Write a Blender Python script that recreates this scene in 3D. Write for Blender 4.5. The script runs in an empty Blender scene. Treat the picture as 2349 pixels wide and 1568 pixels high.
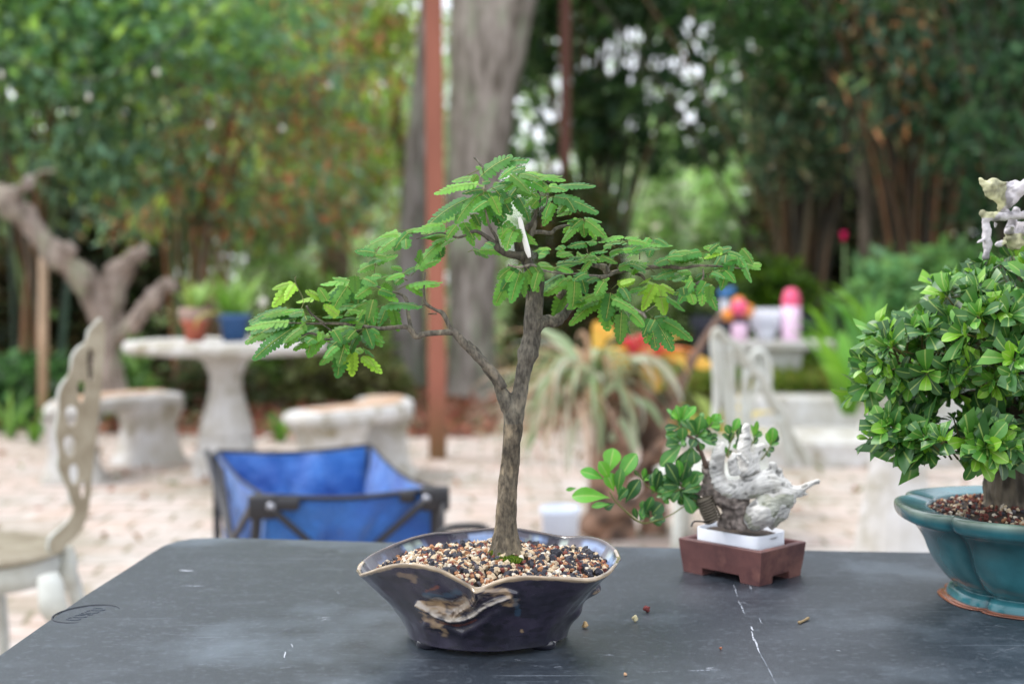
import bpy, bmesh, math, random
import numpy as np
from mathutils import Vector, Matrix, noise as mnoise
R = math.radians
rng = np.random.default_rng(7); random.seed(7)
scene = bpy.context.scene
col = scene.collection

# ------------------------------------------------------------------ camera
F = 3262.5; CX = 1174.5; CY = 784.0; HC = 1.083; PITCH = math.atan(134/F)
cam = bpy.data.cameras.new("camera"); cam.lens = 50; cam.sensor_width = 36
cam.clip_start = .05; cam.clip_end = 400
cam.dof.use_dof = True; cam.dof.focus_distance = 1.37; cam.dof.aperture_fstop = 4.2
camo = bpy.data.objects.new("camera", cam); col.objects.link(camo)
camo.location = (0, 0, HC); camo.rotation_euler = (R(90) - PITCH, 0, 0)
scene.camera = camo
# ------------------------------------------------------------------ light
w = bpy.data.worlds.new("World"); scene.world = w; w.use_nodes = True
nt = w.node_tree; bgn = nt.nodes["Background"]
sky = nt.nodes.new("ShaderNodeTexSky"); sky.sky_type = 'NISHITA'; sky.sun_disc = False
SUN_EL, SUN_AZ = 58, 283     # degrees; azimuth the light comes from, clockwise from +Y
sky.sun_elevation = R(SUN_EL); sky.sun_rotation = R(SUN_AZ); sky.air_density = 1.0; sky.dust_density = 4.0; sky.ozone_density = 1.0
# thin bright cloud over the blue
wtc = nt.nodes.new("ShaderNodeTexCoord"); wno = nt.nodes.new("ShaderNodeTexNoise"); wno.inputs["Scale"].default_value = 2.5; wno.inputs["Detail"].default_value = 6
wmr = nt.nodes.new("ShaderNodeMapRange"); wmr.inputs[1].default_value = .35; wmr.inputs[2].default_value = .6; wmr.inputs[3].default_value = .5; wmr.inputs[4].default_value = .85
wmx = nt.nodes.new("ShaderNodeMix"); wmx.data_type = 'RGBA'; wmx.inputs[7].default_value = (15, 15.5, 16.6, 1)
nt.links.new(wtc.outputs["Generated"], wno.inputs[0]); nt.links.new(wno.outputs[0], wmr.inputs[0]); nt.links.new(wmr.outputs[0], wmx.inputs[0]); nt.links.new(sky.outputs[0], wmx.inputs[6])
nt.links.new(wmx.outputs[2], bgn.inputs[0]); bgn.inputs[1].default_value = .15
sl = bpy.data.lights.new("sun", 'SUN'); sl.energy = 2.1; sl.angle = R(13); sl.color = (1, .965, .92)
so = bpy.data.objects.new("sun", sl); col.objects.link(so)
az = R(SUN_AZ); el = R(SUN_EL)
sd = Vector((math.sin(az)*math.cos(el), math.cos(az)*math.cos(el), math.sin(el)))
so.rotation_euler = sd.to_track_quat('Z', 'Y').to_euler(); so.location = (0, 0, 12)
scene.view_settings.view_transform = 'Standard'; scene.view_settings.look = 'None'
scene.view_settings.exposure = -.06; scene.view_settings.gamma = 1; scene.view_settings.use_curve_mapping = False
scene.cycles.use_denoising = True
try: scene.cycles.denoiser = 'OPENIMAGEDENOISE'
except Exception: pass
scene.cycles.max_bounces = 6; scene.cycles.transparent_max_bounces = 4
scene.cycles.sample_clamp_indirect = 4

# ------------------------------------------------------------------ helpers
def ray(px, py):
    u = (px-CX)/F; v = -(py-CY)/F
    return Vector((u, math.cos(PITCH)+v*math.sin(PITCH), -math.sin(PITCH)+v*math.cos(PITCH)))
def P(px, py, Y):
    d = ray(px, py); return Vector((0, 0, HC)) + d*(Y/d.y)
def Pz(px, py, z):
    d = ray(px, py); return Vector((0, 0, HC)) + d*((z-HC)/d.z)
def proj(p):
    p = np.asarray(p); y = p[..., 1]; z = p[..., 2]-HC
    c, s = math.cos(PITCH), math.sin(PITCH)
    dep = y*c - z*s; up = y*s + z*c
    return CX + F*p[..., 0]/dep, CY - F*up/dep
def srgb(r, g, b):
    f = lambda c: (c/255/12.92) if c/255 <= .04045 else ((c/255+.055)/1.055)**2.4
    return (f(r), f(g), f(b))

def tag(o, label=None, cat=None, group=None, kind=None):
    if label: o["label"] = label
    if cat: o["category"] = cat
    if group: o["group"] = group
    if kind: o["kind"] = kind
    return o
def empty(name, loc, label=None, cat=None, group=None):
    o = bpy.data.objects.new(name, None); o.location = loc; o.empty_display_size = .05
    col.objects.link(o); return tag(o, label, cat, group)

class MB:
    def __init__(s): s.v = []; s.f = []; s.c = []; s.n = 0
    def add(s, verts, faces, color=(1, 1, 1)):
        verts = np.asarray(verts, float).reshape(-1, 3); b = s.n
        s.v.append(verts); s.n += len(verts)
        col_ = np.asarray(color, float)
        if col_.ndim == 1: col_ = np.tile(col_, (len(verts), 1))
        s.c.append(col_)
        if isinstance(faces, np.ndarray): s.f.extend((faces+b).tolist())
        else: s.f.extend([[i+b for i in f] for f in faces])
    def grid(s, V, closed_u=False, closed_v=False, color=(1, 1, 1)):
        nv, nu = V.shape[:2]
        idx = np.arange(nv*nu).reshape(nv, nu); f = []
        if closed_u: idx = np.concatenate([idx, idx[:, :1]], 1)
        if closed_v: idx = np.concatenate([idx, idx[:1]], 0)
        f = np.stack([idx[:-1, :-1], idx[:-1, 1:], idx[1:, 1:], idx[1:, :-1]], -1).reshape(-1, 4)
        c = color
        if isinstance(color, np.ndarray) and color.ndim == 3: c = color.reshape(-1, 3)
        s.add(V.reshape(-1, 3), f, c)
    def tube(s, pts, rad, seg=10, color=(1, 1, 1), cap=True, flat=1.0, flatdir=None, sub=0, rough=0):
        pts = [Vector(p) for p in pts]; rad = list(np.broadcast_to(rad, len(pts)))
        if sub:
            q = []; rr = []
            for i in range(len(pts)-1):
                p0 = pts[max(i-1, 0)]; p1 = pts[i]; p2 = pts[i+1]; p3 = pts[min(i+2, len(pts)-1)]
                for k in range(sub):
                    t = k/sub
                    q.append(.5*((2*p1)+(p2-p0)*t+(2*p0-5*p1+4*p2-p3)*t*t+(3*p1-p0-3*p2+p3)*t**3))
                    tt = t*t*(3-2*t); rr.append(rad[i]*(1-tt)+rad[i+1]*tt)
            q.append(pts[-1]); rr.append(rad[-1]); pts = q; rad = rr
        V = []; a = None
        for i, p in enumerate(pts):
            t = (pts[min(i+1, len(pts)-1)]-pts[max(i-1, 0)])
            t = t.normalized() if t.length > 1e-9 else Vector((0, 0, 1))
            if a is None:
                a = (Vector(flatdir) if flatdir else (Vector((0, 0, 1)) if abs(t.z) < .9 else Vector((1, 0, 0))))
            a = a - t*a.dot(t)
            a = a.normalized() if a.length > 1e-6 else t.orthogonal().normalized()
            b = t.cross(a)
            ring = []
            for k in range(seg):
                th = 2*math.pi*k/seg; r = rad[i]
                if rough: r *= 1+rough*(rng.random()-.5)
                ring.append(p+a*math.cos(th)*r*flat+b*math.sin(th)*r)
            V.append(ring)
        V = np.array([[tuple(x) for x in r] for r in V])
        s.grid(V, closed_u=True, color=color)
        if cap:
            b0 = s.n-V.shape[0]*seg
            s.f.append([b0+k for k in range(seg)][::-1]); s.f.append([b0+(V.shape[0]-1)*seg+k for k in range(seg)])
    def box(s, lo, hi, color=(1, 1, 1), M=None, taper=None):
        (x0, y0, z0), (x1, y1, z1) = lo, hi
        v = [Vector(p) for p in ((x0, y0, z0), (x1, y0, z0), (x1, y1, z0), (x0, y1, z0), (x0, y0, z1), (x1, y0, z1), (x1, y1, z1), (x0, y1, z1))]
        if M is not None: v = [M @ p for p in v]
        s.add([tuple(p) for p in v], [[0, 3, 2, 1], [4, 5, 6, 7], [0, 1, 5, 4], [1, 2, 6, 5], [2, 3, 7, 6], [3, 0, 4, 7]], color)
    def lathe(s, prof, c=(0, 0, 0), seg=48, flute=0, nfl=16, color=(1, 1, 1), wob=0):
        th = np.arange(seg)/seg*2*math.pi; V = []
        for r, z in prof:
            rr = r*(1+flute*np.cos(th*nfl))+wob*np.sin(th*3+z*20)
            V.append(np.stack([c[0]+rr*np.cos(th), c[1]+rr*np.sin(th), np.full(seg, c[2]+z)], -1))
        V = np.array(V); s.grid(V, closed_u=True, color=color)
    def build(s, name, mat, parent=None, smooth=True, kind=None):
        me = bpy.data.meshes.new(name)
        V = np.concatenate(s.v); C = np.concatenate(s.c)
        loc = None
        if parent is None:                      # origin at its own base
            loc = np.array([(V[:, 0].min()+V[:, 0].max())/2, (V[:, 1].min()+V[:, 1].max())/2, V[:, 2].min()])
        else:
            loc = np.zeros(3); q = parent
            while q is not None: loc = loc+np.array(q.location); q = q.parent
        me.from_pydata((V-loc).tolist(), [], s.f)
        a = me.color_attributes.new("Col", 'FLOAT_COLOR', 'POINT')
        a.data.foreach_set("color", np.concatenate([C, np.ones((len(C), 1))], 1).ravel())
        if smooth: me.polygons.foreach_set("use_smooth", [True]*len(me.polygons))
        me.materials.append(mat); me.update()
        o = bpy.data.objects.new(name, me); col.objects.link(o)
        if parent is None: o.location = loc
        else: o.parent = parent
        if kind: o["kind"] = kind
        return o

def world_origin(o):
    l = Vector((0, 0, 0)); q = o
    while q is not None: l = l+Vector(q.location); q = q.parent
    return l
def modapply(o, mods):
    """mods: list of (type, dict) applied and baked into the mesh"""
    for t, kw in mods:
        m = o.modifiers.new(t, t)
        for k, v in kw.items(): setattr(m, k, v)
    dg = bpy.context.evaluated_depsgraph_get(); dg.update()
    me = bpy.data.meshes.new_from_object(o.evaluated_get(dg))
    mats = list(o.data.materials); o.modifiers.clear(); o.data = me
    if not len(me.materials):
        for m in mats: me.materials.append(m)
    me.polygons.foreach_set("use_smooth", [True]*len(me.polygons))
    return o
def displace(o, fn):
    """fn(world Vector, normal)-> (offset along the normal, colour or None)"""
    me = o.data; org = world_origin(o); n = len(me.vertices)
    nor = [v.normal.copy() for v in me.vertices]; cols = []
    for i, v in enumerate(me.vertices):
        p = v.co+org; d, c = fn(p, nor[i]); v.co += nor[i]*d; cols.append((*(c or (1, 1, 1)), 1))
    a = me.color_attributes.get("Col")
    if a is None: a = me.color_attributes.new("Col", 'FLOAT_COLOR', 'POINT')
    if len(a.data) == n: a.data.foreach_set("color", np.array(cols).ravel())
    me.update(); return o
def organic(mb, name, mat, parent, voxel, smooth=4, fn=None):
    o = mb.build(name, mat, parent)
    modapply(o, [('REMESH', dict(mode='VOXEL', voxel_size=voxel, adaptivity=0)), ('SMOOTH', dict(factor=.5, iterations=smooth))])
    if fn: displace(o, fn)
    return o
def fbm(p, s, o=4): return mnoise.fractal(p*s, 1.0, 2.0, o)

# ------------------------------------------------------------------ materials
def mat(name, c=(.5, .5, .5), rough=.6, c2=None, nscale=8, bump=0, bscale=60, spec=.5, metallic=0, vcol=False,
        trans=0, coat=0, c3=None, n3=3, stretch=(1, 1, 1), bdist=.001, contrast=(.35, .65), rvar=0, sheen=0):
    m = bpy.data.materials.new(name); m.use_nodes = True; t = m.node_tree; N = t.nodes; L = t.links
    b = N["Principled BSDF"]; out = N["Material Output"]
    b.inputs["Roughness"].default_value = rough; b.inputs["Specular IOR Level"].default_value = spec
    b.inputs["Metallic"].default_value = metallic; b.inputs["Coat Weight"].default_value = coat
    b.inputs["Sheen Weight"].default_value = sheen
    tc = N.new("ShaderNodeTexCoord"); mp = N.new("ShaderNodeMapping"); mp.inputs["Scale"].default_value = stretch
    L.new(tc.outputs["Object"], mp.inputs[0]); vec = mp.outputs[0]
    cur = None
    rgb = N.new("ShaderNodeRGB"); rgb.outputs[0].default_value = (*c, 1); cur = rgb.outputs[0]
    def nz(scale, detail=5):
        n = N.new("ShaderNodeTexNoise"); n.inputs["Scale"].default_value = scale; n.inputs["Detail"].default_value = detail
        n.inputs["Roughness"].default_value = .6; L.new(vec, n.inputs["Vector"]); return n
    def mixc(a, bcol, scale, lo, hi):
        n = nz(scale); r = N.new("ShaderNodeMapRange"); r.inputs[1].default_value = lo; r.inputs[2].default_value = hi
        L.new(n.outputs[0], r.inputs[0])
        x = N.new("ShaderNodeMix"); x.data_type = 'RGBA'; L.new(r.outputs[0], x.inputs[0]); L.new(a, x.inputs[6])
        x.inputs[7].default_value = (*bcol, 1); return x.outputs[2], r
    if c2: cur, r1 = mixc(cur, c2, nscale, *contrast)
    if c3: cur, r2 = mixc(cur, c3, n3, .52, .68)
    if vcol:
        a = N.new("ShaderNodeAttribute"); a.attribute_name = "Col"
        x = N.new("ShaderNodeMix"); x.data_type = 'RGBA'; x.blend_type = 'MULTIPLY'; x.inputs[0].default_value = 1
        L.new(a.outputs[0], x.inputs[6]); L.new(cur, x.inputs[7]); cur = x.outputs[2]
    L.new(cur, b.inputs["Base Color"])
    if rvar:
        n = nz(nscale*2); r = N.new("ShaderNodeMapRange"); r.inputs[3].default_value = rough-rvar; r.inputs[4].default_value = rough+rvar
        L.new(n.outputs[0], r.inputs[0]); L.new(r.outputs[0], b.inputs["Roughness"])
    if bump:
        n = nz(bscale, 8); bp = N.new("ShaderNodeBump"); bp.inputs["Strength"].default_value = bump; bp.inputs["Distance"].default_value = bdist
        L.new(n.outputs[0], bp.inputs["Height"]); L.new(bp.outputs[0], b.inputs["Normal"])
    if trans:
        tl = N.new("ShaderNodeBsdfTranslucent"); ms = N.new("ShaderNodeMixShader"); ms.inputs[0].default_value = trans
        h = N.new("ShaderNodeHueSaturation"); h.inputs["Value"].default_value = 1.5; h.inputs["Hue"].default_value = .485
        L.new(cur, h.inputs["Color"]); L.new(h.outputs[0], tl.inputs[0])
        L.new(b.outputs[0], ms.inputs[1]); L.new(tl.outputs[0], ms.inputs[2]); L.new(ms.outputs[0], out.inputs[0])
    return m
M = {}
M['leafv'] = mat("leaf", (1, 1, 1), .55, spec=.45, vcol=True, trans=.28, c2=(.82, .86, .8), nscale=90)
M['leafbig'] = mat("glossy_leaf", (1, 1, 1), .4, spec=.6, vcol=True, trans=.12, c2=(.75, .85, .75), nscale=60)
M['farleaf'] = mat("background_leaf", (1, 1, 1), .5, spec=.5, vcol=True, trans=.45)
M['bark'] = mat("bonsai_bark", srgb(110, 105, 95), .85, c2=srgb(62, 59, 53), nscale=330, bump=1, bscale=380, stretch=(1, 1, .45), bdist=.0012, c3=srgb(140, 132, 116), n3=90, vcol=True)
M['treebark'] = mat("tree_bark", srgb(178, 168, 160), .9, c2=srgb(104, 96, 86), nscale=12, bump=1, bscale=22, stretch=(1, 1, .25), bdist=.02, c3=srgb(158, 168, 142), n3=5, vcol=True)
M['culm'] = mat("bamboo_culm", (1, 1, 1), .5, vcol=True, c2=(.55, .55, .5), nscale=5, stretch=(1, 1, .4))
M['table'] = mat("moulded_plastic", srgb(52, 59, 68), .36, c2=srgb(42, 49, 57), nscale=420, contrast=(.3, .7), c3=srgb(86, 96, 106), n3=4, bump=.5, bscale=900, bdist=.0005, spec=.5, rvar=.07)
def add_scratches(m):
    t = m.node_tree; N = t.nodes; L = t.links; b = N["Principled BSDF"]; cur = b.inputs["Base Color"].links[0].from_socket
    tc = N.new("ShaderNodeTexCoord")
    for ang, sx, sy, lo, amt in ((8, 4, 260, .69, .55), (-34, 3, 320, .7, .5), (55, 5, 240, .71, .5), (0, 14, 24, .55, .04), (20, 130, 130, .58, .12), (0, 420, 420, .66, .3)):
        mp = N.new("ShaderNodeMapping"); mp.inputs["Rotation"].default_value = (0, 0, R(ang)); mp.inputs["Scale"].default_value = (sx, sy, 1)
        n = N.new("ShaderNodeTexNoise"); n.inputs["Scale"].default_value = 1; n.inputs["Detail"].default_value = 4; r = N.new("ShaderNodeMapRange")
        r.inputs[1].default_value = lo; r.inputs[2].default_value = lo+.06; r.inputs[4].default_value = amt
        x = N.new("ShaderNodeMix"); x.data_type = 'RGBA'; x.inputs[7].default_value = (*srgb(140, 150, 162), 1)
        L.new(tc.outputs["Object"], mp.inputs[0]); L.new(mp.outputs[0], n.inputs[0]); L.new(n.outputs[0], r.inputs[0]); L.new(r.outputs[0], x.inputs[0]); L.new(cur, x.inputs[6]); cur = x.outputs[2]
    L.new(cur, b.inputs["Base Color"])
add_scratches(M['table'])
M['tmark'] = mat("mark_shade", srgb(34, 40, 48), .6)
M['scuff'] = mat("chalky_scuff", srgb(172, 178, 188), .8, c2=srgb(105, 112, 122), nscale=400)
M['scuffb'] = mat("white_scuff", srgb(200, 204, 212), .8, c2=srgb(150, 156, 166), nscale=500)
M['scuffd'] = mat("faint_scratch", srgb(112, 120, 132), .6)
M['glaze'] = mat("dark_glaze", (1, 1, 1), .16, vcol=True, bump=.35, bscale=110, bdist=.0012, coat=.8, rvar=.08, c2=(.75, .75, .8), nscale=60)
M['stone'] = mat("gravel_stone", (1, 1, 1), .85, vcol=True, bump=.6, bscale=700, bdist=.0008)
M['soil'] = mat("dark_soil", srgb(70, 56, 44), .95, c2=srgb(40, 32, 26), nscale=120, bump=.8, bscale=300, bdist=.002)
M['moss'] = mat("moss", srgb(96, 122, 40), .95, c2=srgb(52, 78, 22), nscale=300, bump=1, bscale=900, bdist=.002)
M['dead'] = mat("bleached_deadwood", (1, 1, 1), .75, vcol=True, bump=.7, bscale=220, bdist=.0015, c2=(.86, .85, .82), nscale=50, contrast=(.45, .7), stretch=(1, 1, .6))
M['brown'] = mat("unglazed_clay", srgb(112, 72, 68), .55, c2=srgb(88, 54, 54), nscale=26, bump=.3, bscale=260, c3=srgb(138, 94, 84), n3=22)
M['whitepl'] = mat("white_plastic", srgb(218, 222, 232), .4)
M['teal'] = mat("teal_glaze", (1, 1, 1), .25, vcol=True, c2=(.72, .78, .8), nscale=28, coat=.3, rvar=.06, bump=.1, bscale=40)
M['wire'] = mat("aluminium_wire", srgb(120, 112, 100), .4, metallic=.8)
M['fabric'] = mat("blue_canvas", srgb(52, 122, 204), .6, c2=srgb(34, 88, 172), nscale=5, bump=1, bscale=11, bdist=.05, sheen=.3)
M['blackm'] = mat("black_frame", srgb(34, 34, 38), .4)
M['bolt'] = mat("steel_bolt", srgb(170, 172, 180), .3, metallic=.9)
M['conc'] = mat("weathered_stone", srgb(208, 208, 208), .85, c2=srgb(178, 174, 164), nscale=7, bump=.6, bscale=60, bdist=.004, c3=srgb(140, 132, 108), n3=5)
M['concstain'] = mat("stained_stone", srgb(196, 176, 158), .85, c2=srgb(176, 134, 98), nscale=6, bump=.5, bscale=50, bdist=.003)
M['whiteshade'] = mat("shade_tinted_white_metal", srgb(158, 150, 130), .5, c2=srgb(118, 106, 84), nscale=10)  # white metal, the shade on its face put into the tan colour
M['whitep2'] = mat("white_paint", srgb(200, 204, 198), .5, c2=srgb(170, 170, 158), nscale=8)
M['terra'] = mat("terracotta", srgb(186, 104, 80), .8, c2=srgb(160, 84, 66), nscale=14)
M['bluepot'] = mat("blue_plastic", srgb(46, 84, 132), .4)
M['post'] = mat("rust_painted_post", srgb(160, 98, 78), .7, c2=srgb(140, 84, 66), nscale=6, stretch=(1, 1, .2), vcol=True)
M['pink'] = mat("pale_pink_plastic", srgb(240, 205, 232), .4)
M['hotpink'] = mat("pink_cap", srgb(236, 90, 130), .4)
M['flower'] = mat("petal", (1, 1, 1), .6, vcol=True, trans=.3)
M['bulb'] = mat("frosted_bulb", srgb(196, 194, 180), .2, spec=.8)
M['cord'] = mat("black_cord", srgb(46, 48, 50), .6)
M['dark'] = mat("dark_plastic", srgb(40, 44, 58), .5)
M['paleblue'] = mat("pale_blue_plastic", srgb(205, 216, 232), .5)
M['orange'] = mat("orange_plastic", srgb(236, 150, 60), .5)
M['blue2'] = mat("sky_blue_plastic", srgb(60, 120, 180), .5)
# ------------------------------------------------------------------ setting: ground
def ground_material():
    m = mat("forest_floor", srgb(120, 92, 70), .95, c2=srgb(84, 76, 50), nscale=1.5, bump=.8, bscale=6, bdist=.03, c3=srgb(96, 110, 62), n3=.7)
    return m
mb = MB(); mb.add([(-120, -60, 0), (120, -60, 0), (120, 200, 0), (-120, 200, 0)], [[0, 1, 2, 3]])
g = mb.build("ground", ground_material()); g["kind"] = "structure"
# paving: worn pale pavers
def paving_mat():
    m = bpy.data.materials.new("worn_pavers"); m.use_nodes = True; t = m.node_tree; N = t.nodes; L = t.links; b = N["Principled BSDF"]
    tc = N.new("ShaderNodeTexCoord")
    br = N.new("ShaderNodeTexBrick"); br.inputs["Scale"].default_value = 2.3; br.inputs["Mortar Size"].default_value = .03
    br.inputs["Color1"].default_value = (*srgb(188, 170, 160), 1); br.inputs["Color2"].default_value = (*srgb(182, 176, 170), 1)
    br.inputs["Mortar"].default_value = (*srgb(118, 112, 88), 1); br.inputs["Brick Width"].default_value = .62; br.inputs["Row Height"].default_value = .4
    br.inputs["Bias"].default_value = -.1; br.inputs["Mortar Smooth"].default_value = .6
    wn = N.new("ShaderNodeTexNoise"); wn.inputs["Scale"].default_value = 2.2
    mv = N.new("ShaderNodeMixRGB"); mv.inputs[0].default_value = .1
    L.new(tc.outputs["Object"], wn.inputs[0]); L.new(tc.outputs["Object"], mv.inputs[1]); L.new(wn.outputs["Color"], mv.inputs[2]); L.new(mv.outputs[0], br.inputs["Vector"])
    cur = br.outputs[0]
    for sc, cc, lo, hi, f in ((1.1, srgb(132, 126, 104), .48, .64, .75), (6, srgb(204, 196, 190), .52, .68, .8), (3.1, srgb(184, 158, 140), .54, .68, .6), (18, srgb(110, 98, 78), .6, .7, .8)):
        n = N.new("ShaderNodeTexNoise"); n.inputs["Scale"].default_value = sc; n.inputs["Detail"].default_value = 6; L.new(tc.outputs["Object"], n.inputs[0])
        r = N.new("ShaderNodeMapRange"); r.inputs[1].default_value = lo; r.inputs[2].default_value = hi; r.inputs[4].default_value = f; L.new(n.outputs[0], r.inputs[0])
        x = N.new("ShaderNodeMix"); x.data_type = 'RGBA'; L.new(r.outputs[0], x.inputs[0]); L.new(cur, x.inputs[6]); x.inputs[7].default_value = (*cc, 1); cur = x.outputs[2]
    L.new(cur, b.inputs["Base Color"]); b.inputs["Roughness"].default_value = .85
    bp = N.new("ShaderNodeBump"); bp.inputs["Distance"].default_value = .01; bp.inputs["Strength"].default_value = .5; L.new(br.outputs["Fac"], bp.inputs["Height"]); bp.invert = True
    L.new(bp.outputs[0], b.inputs["Normal"]); return m
edge = []
xs = np.linspace(-9, 9, 60)
mb = MB(); top = [(x, 10.2+.25*math.sin(x*1.3)+.15*math.sin(x*3.1), .012) for x in xs]
V = np.array([[(x, -2, .012) for x in xs], top]); mb.grid(V)
p = mb.build("paving", paving_mat()); p["kind"] = "structure"

def leafcards(centers, length, width, colors, droop=.5, mb=None, fold=.25):
    """many small folded leaves (4 vertices, 2 triangles' worth of quad) with random directions"""
    n = len(centers); mb = mb or MB()
    th = rng.random(n)*2*np.pi; ph = rng.normal(-droop, .5, n)
    d = np.stack([np.cos(th)*np.cos(ph), np.sin(th)*np.cos(ph), np.sin(ph)], 1)
    r = rng.normal(size=(n, 3)); s = np.cross(d, r); s /= np.linalg.norm(s, axis=1, keepdims=True)+1e-9
    nn = np.cross(d, s)
    L = (np.broadcast_to(length, n)*rng.uniform(.7, 1.3, n))[:, None]; W = (np.broadcast_to(width, n)*rng.uniform(.7, 1.3, n))[:, None]
    a = centers; b = centers+d*L*.45+s*W*.5+nn*W*fold; c = centers+d*L; e = centers+d*L*.45-s*W*.5+nn*W*fold
    V = np.stack([a, b, c, e], 1).reshape(-1, 3); f = np.arange(4*n).reshape(n, 4)
    mb.add(V, f, np.repeat(colors, 4, 0)); return mb
def varcol(n, cols, wts, jit=.18):
    cols = np.array(cols); i = rng.choice(len(cols), n, p=np.array(wts)/sum(wts))
    return np.clip(cols[i]*rng.uniform(1-jit, 1+jit, (n, 1))*rng.uniform(.93, 1.07, (n, 3)), 0, 1)
# leaf litter between paving and woodland (reddish brown)
n = 16000
c = np.stack([rng.uniform(-9, 9, n), rng.uniform(9.7, 15.5, n), rng.uniform(.015, .05, n)], 1)
keep = c[:, 1] > 10.05+.25*np.sin(c[:, 0]*1.3)+rng.exponential(.15, n)*-1
c = c[keep]
mb = leafcards(c, .11, .05, varcol(len(c), [srgb(150, 96, 76), srgb(176, 122, 96), srgb(110, 70, 52), srgb(186, 160, 130), srgb(90, 104, 60)], [4, 3, 2, 1, 1]), droop=0)
n = 700; c = np.stack([rng.uniform(-5, 5, n), rng.uniform(3, 10, n), rng.uniform(.016, .03, n)], 1)
leafcards(c, .07, .03, varcol(n, [srgb(150, 110, 80), srgb(120, 100, 64), srgb(104, 116, 60)], [3, 2, 1]), droop=0, mb=mb)
o = mb.build("leaf_litter", M['farleaf']); tag(o, "reddish brown fallen leaves covering the ground behind the paving", "leaf litter", kind="stuff")

# ------------------------------------------------------------------ vegetation builders
def sprays(nspray, box, per, spread, flat=.6):
    (x0, x1), (y0, y1), (z0, z1) = box
    c = np.stack([rng.uniform(x0, x1, nspray), rng.uniform(y0, y1, nspray), rng.uniform(z0, z1, nspray)], 1)
    k = rng.integers(per//2, int(per*1.5), nspray)
    out = np.repeat(c, k, 0); off = rng.normal(size=(len(out), 3))*[spread, spread, spread*flat]
    shade = np.repeat(rng.uniform(.6, 1.35, nspray), k)
    return out+off, shade
SKYHOLES = [(1250, 250, 90, 80), (1400, 120, 130, 90), (1560, 260, 90, 60), (1545, 130, 130, 70), (1500, 215, 70, 55), (1465, 165, 30, 40), (1390, 250, 120, 30), (1200, 210, 50, 60), (1300, 170, 60, 60), (1620, 200, 50, 40), (1600, 60, 60, 50)]
def thin(c, shade, strength=1.0):
    """open the crown where the photograph has sky between the leaves"""
    px, py = proj(c); k = np.ones(len(c))
    for hx, hy, rx, ry in SKYHOLES:
        dd = ((px-hx)/rx)**2+((py-hy)/ry)**2
        k = np.minimum(k, 1-np.exp(-dd*.7)*.93*strength)
    m = rng.random(len(c)) < np.maximum(k, 0)
    return c[m], shade[m]
LEAF_TEAL = srgb(126, 166, 134); LEAF_MID = srgb(138, 168, 106); LEAF_DARK = srgb(66, 94, 58); LEAF_PALE = srgb(146, 176, 120); LEAF_YEL = srgb(180, 210, 92); LEAF_BRN = srgb(196, 142, 96); LEAF_STRAW = srgb(190, 172, 128)
def bamboo(name, label, x, y, nc, height, spread, culmcols, leafbox, nspray, per, lc, lw, lean=0, group="bamboo clumps behind the garden", cr=(.016, .03), thinned=0, lspread=.22, ll=(.17, .03)):
    root = empty(name, (x, y, 0), label, "bamboo", group)
    for i in range(nc):
        a = rng.random()*2*math.pi; r = spread*.25*math.sqrt(rng.random())
        bx, by = x+r*math.cos(a), y+r*math.sin(a)*.6; h = height*rng.uniform(.7, 1.05)
        tx = bx+(rng.normal()*spread+lean)*1.0; ty = by+rng.normal()*spread*.4
        rr = rng.uniform(*cr); pts = []; rad = []
        for k in range(7):
            t = k/6; pts.append((bx+(tx-bx)*t**1.5, by+(ty-by)*t**1.5, h*t*(1-.08*t))); rad.append(rr*(1-.6*t))
        mb = MB(); cc = np.array(culmcols[rng.integers(len(culmcols))])*rng.uniform(.75, 1.2)
        mb.tube(pts, rad, seg=6, color=np.clip(cc, 0, 1), sub=2); mb.build("culm", M['culm'], root)
    c, sh = sprays(nspray, leafbox, per, lspread)
    if thinned: c, sh = thin(c, sh, thinned*.8)
    colr = varcol(len(c), lc, lw)*sh[:, None]
    mb = leafcards(c, ll[0], ll[1], np.clip(colr, 0, 1), droop=.7); mb.build("foliage", M['farleaf'], root)
    return root
def X(px, Y): return (px-CX)/F*Y
def Z(py, Y): return HC-(py-650)/F*Y
# left clumps
BR = srgb(140, 104, 70); OR = srgb(176, 120, 78); GR = srgb(120, 140, 86); DK = srgb(74, 66, 52); GY = srgb(176, 168, 148); DG = srgb(60, 86, 66)
bamboo("bamboo_clump", "leftmost bamboo clump with teal green leaves behind the bleached log", X(60, 12), 12.2, 22, 7, .9, [BR, DK, GR, DG], ((X(-260, 12), X(330, 12)), (11.6, 13.0), (Z(430, 12), 4.4)), 200, 40, [LEAF_TEAL, LEAF_MID, LEAF_DARK, LEAF_YEL], [6, 3, 1.5, 1], ll=(.16, .05))
bamboo("bamboo_clump", "bamboo clump with orange brown stalks behind the white stone table", X(440, 13.5), 13.7, 30, 7, .9, [BR, OR, GY, GR, BR], ((X(220, 13.5), X(800, 13.5)), (13.0, 14.6), (Z(520, 13.5), 4.6)), 190, 40, [LEAF_TEAL, LEAF_BRN, LEAF_MID, LEAF_YEL, LEAF_STRAW], [5, 4, 2.5, 1, 1.5], ll=(.16, .045))
bamboo("bamboo_clump", "bamboo clump with bright yellow green leaves left of the grey trunk", X(760, 16), 16.4, 16, 8, .9, [BR, OR, GR, DK], ((X(560, 16), X(930, 16)), (15.8, 17.2), (Z(450, 16), 4.9)), 150, 36, [LEAF_YEL, srgb(186, 222, 104), LEAF_MID, LEAF_STRAW, LEAF_BRN], [4, 3, 2.5, 1, 1], ll=(.2, .05))
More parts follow.
